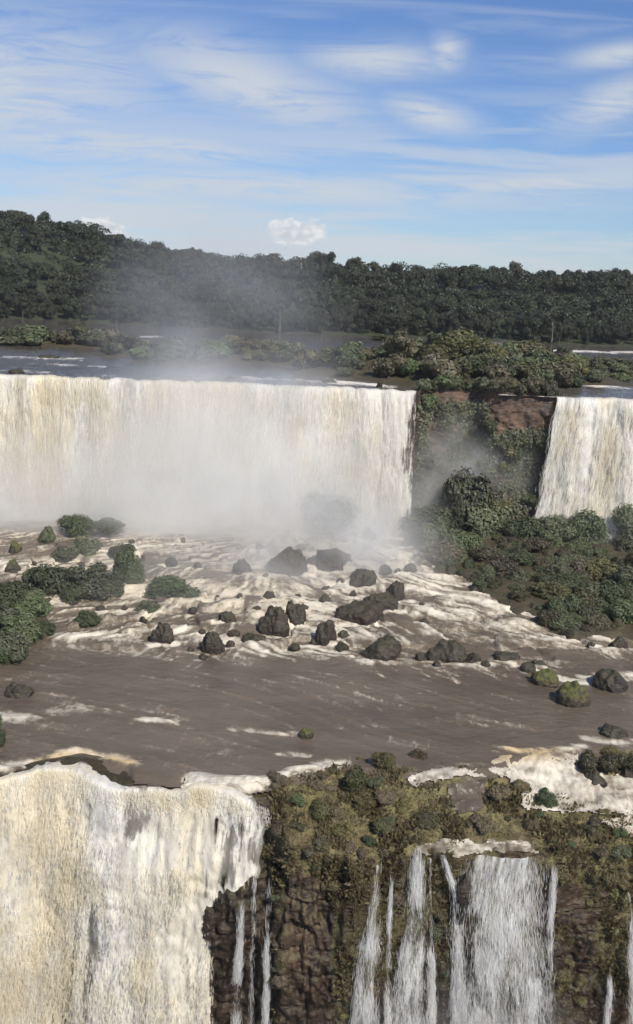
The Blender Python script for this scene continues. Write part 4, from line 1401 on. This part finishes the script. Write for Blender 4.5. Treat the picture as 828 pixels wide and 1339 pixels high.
GR = 'bushes crowding the islet between the falls'
for (x, y, wd, h, lab) in [
        (605, 702, 72, 104, 'tallest rounded dark green bush on the islet below the rock buttress'),
        (560, 706, 74, 50, 'broad dark bush at the upstream tip of the islet'),
        (640, 706, 64, 52, 'dark bush shouldering the tallest one on the islet'),
        (797, 708, 66, 60, 'dark bush crowning the rock mound before the cream streaked fall'),
        (722, 714, 58, 44, 'bush between the grey rock mound and the islet thicket'), (762, 714, 60, 50, 'round bush in front of the cream streaked fall beside the rock mound'), (836, 716, 64, 58, 'large bush at the foot of the cream streaked fall'), (690, 712, 50, 40, 'misty bush at the back of the islet near the fall foot')]:
    bush(x, y, wd, h, lab, GR)
nb = 0
tries = 0
placed = []
while nb < 150 and tries < 20000:
    tries += 1
    x, y = random.uniform(555, 850), random.uniform(700, 836)
    if not inpoly(np.array([x]), np.array([y]), MASS_R)[0]:
        continue
    if 735 < x < 768 and 694 < y < 726 or 796 < x < 812 and 715 < y < 735:
        continue
    wd = random.choice([random.uniform(14, 26), random.uniform(26, 50)]) * (0.85 + 0.25 * (y - 700) / 130)
    if any(((x - a) / (0.36 * (wd + c) / 2)) ** 2 + ((y - b) / (0.22 * (wd + c) / 2)) ** 2 < 1 for a, b, c in placed):
        continue
    placed.append((x, y, wd))
    olive = random.random() < 0.35
    size = 'small' if wd < 24 else ('large' if wd > 40 else 'middle sized')
    tint_ = 'olive' if olive else 'green'
    bush(x, y, wd, wd * random.uniform(0.55, 0.95), size + ' ' + tint_ + ' rounded bush packed among others on the islet beside the rapids', size + ' ' + tint_ + ' bushes on the islet', 'o' if olive else 'g')
    nb += 1

GL = 'bushes rooted in the left rapids'
for (x, y, wd, h, lab) in [
        (437, 702, 84, 62, 'largest shrub covered mound looming out of the spray at the broad fall'), (60, 782, 64, 50, 'dark green bush topping a rock in the left rapids'), (122, 784, 66, 46, 'widest dark bush in the left rapids'),
        (168, 766, 42, 52, 'tall narrow dark bush beside a gush of foam'), (225, 786, 54, 30, 'low dark bush alone at the edge of the left bush cluster'),
        (160, 734, 32, 26, 'small dark bush just upstream of the tall narrow one'), (112, 730, 32, 28, 'small bush on a rock in the foam behind the widest dark bush'),
        (82, 734, 36, 20, 'low spreading bush in foam behind the dark cluster'), (97, 702, 52, 32, 'pale misty bush at the foot of the broad fall'),
        (137, 700, 48, 22, 'low misty bush next to the pale one at the fall foot'), (60, 710, 24, 22, 'small misty bush standing apart in the foam'),
        (92, 790, 34, 26, 'little bush in front of the dark cluster'), (192, 802, 30, 17, 'low bright green tuft in the calm backwater'),
        (114, 818, 36, 16, 'flat green tuft at the head of the foam line'), (146, 784, 36, 30, 'small dark bush pressed against the tall narrow one')]:
    bush(x, y, wd, h, lab, GL)
for (x, y, wd, h) in [(18, 726, 24, 20), (14, 748, 24, 18), (36, 762, 24, 18)]:
    boulder(x, y, wd, h, 'small bushy dark rock in the foam by the left thicket', 'rocks by the left thicket', moss=True)
for (x, y, wd, h) in [(8, 800, 60, 40), (36, 815, 56, 36), (-8, 835, 64, 48), (26, 842, 56, 40), (8, 868, 60, 46), (56, 832, 32, 22), (-25, 790, 56, 44), (42, 796, 36, 30), (-18, 868, 60, 44)]:
    bush(x, y, wd, h, 'dense olive bush of the thicket jutting into the left rapids', 'thicket bushes at the left shore', random.choice('ogg'))
for (x, y, wd, h) in [(-14, 960, 36, 28), (-12, 978, 34, 22)]:
    bush(x, y, wd, h, 'dark bush at the pool shore above the cream fall', 'shore bushes above the cream fall')

# ---- shrubs on the upper river islands
def shrub_on(fn, n, cx_, cy_, rx, ry, smin, smax, label, group, seed, hk=0.75):
    r = random.Random(seed)
    for k in range(n):
        a, d = r.random() * 6.283, math.sqrt(r.random()) * 0.9
        x, y = cx_ + rx * d * math.cos(a), cy_ + ry * d * math.sin(a)
        z = fn(x, y)
        if z < -0.2:
            continue
        s = r.uniform(smin, smax)
        sc = y / FPX
        bush(0, 0, s / sc, s * hk * r.uniform(0.8, 1.2) / sc, label, group, p=(x, y - 0.3 * s, max(z, -0.1)), far=True, name='shrub', cat='shrub', sink=0.06)


shrub_on(ISL_C, 95, pc[0] + 4, 318, 50, 35, 5, 9.5, 'olive shrub on the green island between the two far falls', 'shrubs on the green island', 1)
shrub_on(ISL_L, 44, at_z(20, 462, 0)[0], 392, 44, 14, 6, 10, 'dark shrub on the low island upstream of the broad fall', 'shrubs on the low island', 2, 0.65)
shrub_on(ISL_M, 60, at_z(300, 478, 0)[0], 356, 52, 26, 5, 9, 'dull shrub on the mist veiled island above the broad fall', 'shrubs on the misty island', 3, 0.6)
shrub_on(ISL_R, 32, at_z(770, 488, 0)[0] + 6, 345, 34, 13, 4, 7.5, 'small shrub on the flat island above the cream streaked fall', 'shrubs on the flat island', 4, 0.6)
for (x, Y, s, hk, lab) in [(590, 312, 13, 0.72, 'broad domed olive tree bush crowning the green island'), (562, 306, 9, 0.7, 'olive shrub beside the domed one on the green island'), (640, 305, 9, 0.75, 'dark olive shrub behind the brown buttress'),
                           (625, 296, 8, 0.8, 'olive shrub hanging over the dark recess between the falls'), (600, 293, 7, 0.8, 'shrub overhanging the dark rock recess'), (575, 295, 6, 0.7, 'small shrub at the recess rim by the broad fall'),
                           (665, 298, 7, 0.7, 'shrub on top of the brown rock buttress'), (705, 300, 6, 0.7, 'shrub at the edge of the buttress next to the cream streaked fall')]:
    p = at_Y(x, 500, Y)
    z = max(0.2, ISL_C(p[0], Y))
    sc = Y / FPX
    bush(0, 0, s / sc, s * hk / sc, lab, 'rim shrubs on the green island', p=(p[0], Y - 0.3 * s, z), far=False, mats='o', name='shrub', cat='shrub')
rr_ = random.Random(8)
for x in range(552, 728, 9):
    sb = np.interp(x, ft[:, 0], ft[:, 2]); zr = np.interp(x, ft[:, 0], ft[:, 3])
    p = at_z(x, np.interp(x, ft[:, 0], ft[:, 1]), 0.0)
    k = (p[1] + sb) / p[1]
    s_ = rr_.uniform(3.4, 6.2)
    sc = p[1] / FPX
    bush(0, 0, s_ / sc, s_ * rr_.uniform(0.6, 0.9) / sc, 'small shrub growing on the brink of the rock recess between the far falls', 'brink shrubs of the rock recess',
         p=(p[0] * k, p[1] + sb - 0.8, max(zr, ISL_C(p[0] * k, p[1] + sb + 0.5)) - 0.7), far=True, name='shrub', cat='shrub')
for (x, y, wd, h) in [(738, 466, 26, 14), (690, 456, 30, 8), (15, 452, 40, 14), (760, 474, 30, 10), (815, 500, 26, 14), (800, 478, 40, 12), (505, 446, 40, 8)]:
    p = at_z(x, y, 0)
    bush(0, 0, wd, h, 'dark shrub clump standing alone in the upper river', 'lone shrubs of the upper river', p=p, far=True, name='shrub', cat='shrub')
for (x, y, wd, h) in [(497, 506, 10, 10), (20, 488, 26, 5), (300, 496, 18, 4), (430, 500, 24, 5), (650, 470, 16, 5), (60, 468, 30, 4)]:
    boulder(x, y, wd, h, 'low dark rock at the brink of the upper river', 'rocks at the upper brink', p=at_z(x, y, 0.1))

g2 = np.argwhere((p2x > 546) & (p2x < 735) & (fc_ > 0.5) & ((p2x < 640) | (p2y > 562)) & (p2y < 690))
g2 = g2[(p2y[g2[:, 0], g2[:, 1]] < 620) | (np.random.default_rng(3).random(len(g2)) < 0.5)]
rq = np.random.default_rng(41)
keepn = fbm(G2[g2[:, 0], g2[:, 1]] * 0.16, 3, 47) > -0.12
g2 = g2[keepn]
nq = 15000
sel = g2[rq.integers(0, len(g2), nq)]
bp = G2[sel[:, 0], sel[:, 1]] + rq.normal(size=(nq, 3)) * [0.5, 0.6, 0.5] + [0, -0.5, 0]
dn = np.array([0, -0.8, 0.5]) + rq.normal(size=(nq, 3)) * 0.5
tt = np.cross(dn, rq.normal(size=(nq, 3))); tt /= np.linalg.norm(tt, axis=1, keepdims=True)
bb = np.cross(dn, tt); bb /= np.linalg.norm(bb, axis=1, keepdims=True)
ls = rq.uniform(0.18, 0.5, (nq, 1))
v = np.stack([bp - tt * ls, bp - bb * ls * 0.5, bp + tt * ls, bp + bb * ls * 0.5], 1).reshape(-1, 3)
kind(obj('cliff_growth', mesh_np('cliff_growth', v, np.arange(4 * nq).reshape(-1, 4), M_bush, smooth=False, fattrs={'rnd': rq.random(nq)})), 'stuff')
for q in range(26):
    i, j = g2[rq.integers(0, len(g2))]
    p = G2[i, j]
    if p[2] > -3:
        continue
    sc = p[1] / FPX
    s_ = rq.uniform(2.5, 5.5)
    bush(0, 0, s_ / sc, s_ * 0.8 / sc, 'dark shrub hanging on the shaded rock recess between the far falls', 'shrubs in the rock recess', p=(p[0], p[1] - 0.4 * s_, p[2] - 1.0), far=True, name='shrub', cat='shrub')

# ------------------------------------------------------------------ forest on the far bank
rf = np.random.default_rng(9)
CROWN, TRUNK = [], []
for k in range(8):
    lobes, limbs = [], []
    nl = 6 + k % 4
    spread = 0.26 + 0.10 * (k % 3)
    for q in range(nl):
        a = 6.283 * q / nl + rf.random()
        d = spread * (0.35 + 0.65 * rf.random())
        s = 0.13 + 0.09 * rf.random()
        c = np.array([d * math.cos(a), d * math.sin(a), 0.56 + 0.34 * rf.random() * (1.1 - d)])
        lobes.append((*c, s * 1.15, s * 1.15, s * 0.8))
        limbs.append(tube([[0, 0, 0.40], c * [0.4, 0.4, 0.8] + [0, 0, 0.05], c], [0.022, 0.013, 0.005], 5))
    lobes.append((0.03, -0.02, 0.70, 0.22, 0.22, 0.20))
    if k % 2 == 0:
        lobes.append((0.0, 0.0, 0.36, 0.24, 0.24, 0.20))
    CROWN.append(leaf_mesh('tree_crown', lobes, 1700, 0.034, M_forest, rf, core=0.66, flat=0.9))
    limbs.append(tube([[0, 0, -0.05], [0.01, 0.008, 0.2], [0, 0, 0.42], [0.02, -0.01, 0.66]], [0.034, 0.026, 0.021, 0.01], 7))
    v, f = join(limbs)
    TRUNK.append(mesh_np('tree_trunk', v, f, M_bark))
PALET = mesh_np('pale_trunk', *join([tube([[0, 0, 0], [0.012, 0, 0.35], [-0.01, 0, 0.62]], [0.024, 0.018, 0.012]), tube([[-0.01, 0, 0.55], [-0.06, 0, 0.72], [-0.10, 0, 0.86]], [0.012, 0.009, 0.004]),
                                     tube([[-0.005, 0, 0.6], [0.04, 0, 0.78], [0.07, 0, 0.92]], [0.011, 0.008, 0.003])]), M_pale)
rows = [(4, 8, 13, 6.2), (14, 10, 15, 7.0), (30, 10, 16, 8.6), (52, 10, 16, 9.4), (82, 10, 16, 10), (112, 11, 15.5, 6.4)]
nt = 0
rt = random.Random(21)
for ri, (d, h0, h1, sp) in enumerate(rows):
    half = (560 + d) * 440 / FPX
    x = -half - rt.random() * sp
    while x < half:
        X = x + rt.uniform(-1.5, 1.5)
        Y = float(bank_edge(X)) + d + rt.uniform(-4, 4)
        H = rt.uniform(h0, h1)
        if ri == 5 and rt.random() < 0.10:
            H *= 1.3
        Wd = H * rt.uniform(0.62, 0.95)
        o = bpy.data.objects.new('forest_tree', None)
        C.objects.link(o)
        o.location = (X, Y, float(bank_z(X, Y)) - 0.5)
        o.rotation_euler = (0, 0, rt.random() * 6.28)
        o.scale = (Wd, Wd, H)
        lab, grp = {0: ('low dark tree at the water edge of the far wooded bank', 'waterside trees of the far bank'),
                    5: ('dark tree standing against the sky on the ridge of the far wooded bank', 'skyline trees of the far bank'),
                    1: ('dark green tree just behind the waterside trees of the far bank', 'second rank trees of the far bank'),
                    2: ('dark green tree low on the slope of the far wooded bank', 'lower slope trees of the far bank'),
                    3: ('dark green tree halfway up the slope of the far wooded bank', 'middle slope trees of the far bank')}.get(ri, ('dark green tree high on the far wooded slope under the ridge', 'upper slope trees of the far bank'))
        tag(o, lab, 'tree', grp)
        k = rt.randrange(8)
        cr_ = obj('crown', CROWN[k], o)
        st_ = 1.42 if ri < 2 or ri == 5 else 1.25
        cr_.scale = (1.05, 1.05, st_)
        cr_.location = (0, 0, 0.96 - 0.96 * st_)
        obj('trunk', TRUNK[k], o)
        nt += 1
        x += sp * rt.uniform(0.8, 1.25)
print('forest trees', nt)
cv_, cf_, cr2, off = [], [], [], 0
rc = np.random.default_rng(61)
for q in range(960):                      # the unbroken canopy between and behind the single trees
    X = rc.uniform(-230, 230)
    d_ = rc.uniform(20, 128) if q % 3 else rc.uniform(100, 135)
    Y = float(bank_edge(X)) + d_
    sz = rc.uniform(2.8, 5.0)
    nl = 120
    dd = rc.normal(size=(nl, 3)); dd[:, 2] = np.abs(dd[:, 2]) - 0.15
    dd /= np.linalg.norm(dd, axis=1, keepdims=True)
    c = np.array([X, Y, float(bank_z(X, Y)) + (rc.uniform(6, 10) if q % 3 else rc.uniform(1.5, 6.5))]) + dd * [sz, sz, sz * 0.8] * (0.8 + 0.3 * rc.random((nl, 1)))
    nn = dd + 0.5 * rc.normal(size=(nl, 3))
    tt = np.cross(nn, rc.normal(size=(nl, 3))); tt /= np.linalg.norm(tt, axis=1, keepdims=True)
    bb = np.cross(nn, tt); bb /= np.linalg.norm(bb, axis=1, keepdims=True)
    ls = rc.uniform(0.4, 0.9, (nl, 1))
    cv_.append(np.stack([c - tt * ls, c - bb * ls * 0.5, c + tt * ls, c + bb * ls * 0.5], 1).reshape(-1, 3))
    cf_.append(np.arange(4 * nl).reshape(-1, 4) + off); off += 4 * nl
    cr2.append(np.clip(rc.random(nl) * 0.7 + rc.uniform(-0.2, 0.3), 0, 1))
fc0 = kind(obj('forest_canopy', mesh_np('forest_canopy', np.vstack(cv_), np.vstack(cf_), M_forest, smooth=False, fattrs={'rnd': np.concatenate(cr2)})), 'stuff')
for (x, y, H, lab) in [(366, 428, 13, 'bare pale trunked tree at the misty end of the far bank'), (722, 442, 14, 'forked pale trunked tree showing in the dark far bank')]:
    Y = float(bank_edge(at_Y(x, y, 545)[0])) - 1
    p = at_Y(x, y, Y)
    o = bpy.data.objects.new('forest_tree', None)
    C.objects.link(o)
    o.location = (p[0], Y, 0.5)
    o.scale = (H * 0.8, H * 0.8, H * 1.05)
    tag(o, lab, 'tree')
    obj('trunk', PALET, o)
    cr_ = obj('crown', CROWN[3], o)
    cr_.scale = (0.6, 0.6, 0.3)
    cr_.location = (0, 0, 0.66)

# ------------------------------------------------------------------ plants on the near cliff
idx = np.argwhere((veg > 0.35))
rg = np.random.default_rng(31)


def wet_at(px, py):
    """where water runs over the near cliff, nothing grows"""
    return strokes(px, py, [([(494, 1130), (485, 1250)], 5, 1), ([(545, 1112), (540, 1339)], 9, 1), ([(600, 1110), (690, 1110)], 5, 1), ([(650, 1130), (650, 1339)], 34, 1), ([(650, 985), (760, 985)], 12, 1),
                            ([(680, 1010), (828, 1040)], 26, 1), ([(436, 995), (330, 1024), (250, 1020)], 10, 1), ([(540, 1020), (655, 1012)], 10, 1), ([(600, 1035), (612, 1058)], 14, 1), ([(560, 1110), (690, 1110)], 5, 1)])


ipx, ipy = NEARPX[idx[:, 0], idx[:, 1]], NEARPY[idx[:, 0], idx[:, 1]]
ok = (wet_at(ipx, ipy) < 0.5) & (ipx > 335) & (ipx < 860) & (ipy > 995)
idx = idx[ok]
n = 70000
sel = idx[rg.integers(0, len(idx), n)]
bpos = NEARG[sel[:, 0], sel[:, 1]] + rg.normal(size=(n, 3)) * 0.14
bn = NEARN[sel[:, 0], sel[:, 1]]
lean = bn * 0.8 + np.array([0, -0.05, 0.75]) + rg.normal(size=(n, 3)) * 0.45
lean /= np.linalg.norm(lean, axis=1, keepdims=True)
hh = (0.22 + 0.55 * rg.random(n) ** 2) * (0.55 + 1.1 * sstep(-0.25, 0.45, fbm(bpos * 0.35, 3, 7)))
side = np.cross(lean, rg.normal(size=(n, 3)))
side /= np.linalg.norm(side, axis=1, keepdims=True)
wd = hh * rg.uniform(0.10, 0.34, n)
tip = bpos + lean * hh[:, None] + np.array([0, 0, -0.1]) * hh[:, None]
v = np.stack([bpos - side * wd[:, None], bpos + side * wd[:, None], bpos + lean * (hh * 0.6)[:, None] + side * (wd * 0.7)[:, None], tip], 1).reshape(-1, 3)
f = np.arange(4 * n).reshape(-1, 4)
gr = obj('cliff_grass', mesh_np('cliff_grass', v, f, M_grass, smooth=False, fattrs={'rnd': np.clip(0.5 + 0.9 * fbm(bpos * 0.16, 3, 17) + 0.35 * rg.normal(size=n), 0, 1.4)}))
gr['label'] = 'olive grass and low growth over the near cliff terrace'
gr['category'] = 'grass'
kind(gr, 'stuff')
for (x, y, wd, h, lab) in [(778, 1026, 46, 20, 'dark rock at the foot of the hump splitting the sideways cascade'), (826, 1022, 40, 22, 'dark rock beside the hump in the sideways cascade')]:
    boulder(0, 0, wd, h, lab, 'rocks in the sideways cascade', p=face_at(x, y))
for (x, y, wd, h, lab) in [(772, 1016, 38, 26, 'olive bush on the hump splitting the sideways cascade'), (800, 1018, 40, 32, 'larger olive bush on the hump splitting the sideways cascade'), (832, 1018, 38, 36, 'olive bush beyond a trickle beside the cascade hump')]:
    bush(0, 0, wd, h, lab, 'bushes on the cascade hump', 'o', p=face_at(x, y) + np.array([0, 0, 0.5]))
boulder(0, 0, 32, 46, 'round brown rock dividing the head of the wide broken fall', p=face_at(604, 1166) + np.array([0, -2.6, 0.2]))
for (x, y, wd, h) in [(700, 800, 22, 12), (735, 826, 26, 12), (764, 836, 20, 11), (680, 792, 16, 9), (624, 776, 18, 10), (590, 752, 18, 12), (760, 728, 24, 14), (806, 742, 22, 13), (780, 790, 20, 12), (722, 770, 18, 12), (800, 830, 22, 12), (660, 786, 16, 9)]:
    boulder(x, y, wd, h, 'dark rock showing at the edge of the bushy islet', 'rocks along the islet shore')
# shrubs on the terrace and face
k = 0
used = []
for q in rg.permutation(len(idx)):
    i, j = idx[q]
    px, py = NEARPX[i, j], NEARPY[i, j]
    p = NEARG[i, j]
    if p[2] < -76 or px < 352 or strokes(np.array([px]), np.array([py]), [([(660, 995), (850, 1050)], 34, 1)])[0] > 0.5:
        continue
    if any((px - a) ** 2 + (py - b) ** 2 < 17 ** 2 for a, b in used):
        continue
    used.append((px, py))
    face = onface[i, j] > 0.5
    wd = random.choice([random.uniform(8, 15), random.uniform(14, 24), random.uniform(22, 38)])
    h = wd * random.uniform(0.55, 0.9)
    lab, grp = (('olive shrub clinging to the steep near cliff face', 'shrubs clinging to the near cliff') if face else ('low olive shrub on the grassy terrace above the near cliff', 'shrubs on the grassy terrace'))
    bush(0, 0, wd, h, lab, grp, random.choice('cccccog'), p=(p[0], p[1] - 0.2, p[2] - 0.25), name='cliff_shrub', cat='shrub')
    k += 1
    if k >= 150:
        break
print('cliff shrubs', k)


# ------------------------------------------------------------------ spray
def mist(name, c, rad, dens, seed, nscale=0.05, thr=(0.32, 0.72), aniso=0.2, soft=1.4, flat=0.0):
    m, t = new_mat(name)
    oc = t.n('ShaderNodeTexCoord').outputs['Object']
    ln = t.n('ShaderNodeVectorMath', operation='LENGTH', i_0=oc).outputs['Value']
    fall = t.math('POWER', t.math('SUBTRACT', 1.0, ln, clamp=True), soft)
    pos = t.n('ShaderNodeNewGeometry').outputs['Position']
    nz = t.noise(t.mapping(pos, loc=(seed, seed * 2, 0)), nscale, 3, 0.55, 0.4)
    d = t.math('MULTIPLY', fall, t.step(nz, *thr))
    d = t.math('MULTIPLY', d, dens)
    pv = t.n('ShaderNodeVolumePrincipled', i_Color=(0.99, 0.985, 0.97, 1), i_Density=d, i_Anisotropy=aniso)
    finish(t, pv.outputs[0], True)
    v, f = ICO2
    o = obj(name, mesh_np(name, v, f, m))
    o.location = [float(q) for q in c]
    o.scale = rad
    return kind(o, 'stuff')


mist('spray_mist', at_Y(120, 690, 271), (110, 21, 33), 0.40, 1, 0.04, thr=(0.15, 0.75))
mist('spray_mist', at_Y(310, 660, 268), (58, 21, 42), 0.42, 2, 0.045, thr=(0.18, 0.72))
mist('spray_mist', at_Y(60, 700, 261), (72, 15, 9), 0.30, 9, 0.06, thr=(0.2, 0.75))
mist('spray_mist', at_Y(290, 770, 228), (62, 30, 13), 0.075, 11, 0.045, thr=(0.2, 0.8))
mist('spray_mist', at_Y(285, 470, 280), (42, 22, 46), 0.075, 3, 0.03, thr=(0.25, 0.75))
mist('spray_mist', at_Y(400, 730, 238), (38, 19, 24), 0.28, 4, 0.05, thr=(0.25, 0.75))
mist('spray_mist', at_Y(625, 630, 280), (34, 14, 25), 0.85, 5, 0.06, thr=(0.25, 0.75))
mist('spray_mist', at_Y(800, 690, 270), (32, 16, 14), 0.16, 6, 0.06)
mist('spray_mist', at_Y(600, 1420, 118), (22, 12, 18), 0.10, 7, 0.08)

# ------------------------------------------------------------------ air
m, t = new_mat('haze')
pv = t.n('ShaderNodeVolumePrincipled', i_Color=(0.95, 0.96, 0.98, 1), i_Density=0.00006, i_Anisotropy=0.2)
finish(t, pv.outputs[0], True)
bxv = np.array([[x, y, z] for x in (-450, 450) for y in (-60, 920) for z in (-98, 95)], float)
bxf = np.array([[0, 1, 3, 2], [4, 6, 7, 5], [0, 4, 5, 1], [2, 3, 7, 6], [0, 2, 6, 4], [1, 5, 7, 3]])
kind(obj('haze', mesh_np('haze', bxv, bxf, m, smooth=False)), 'stuff')
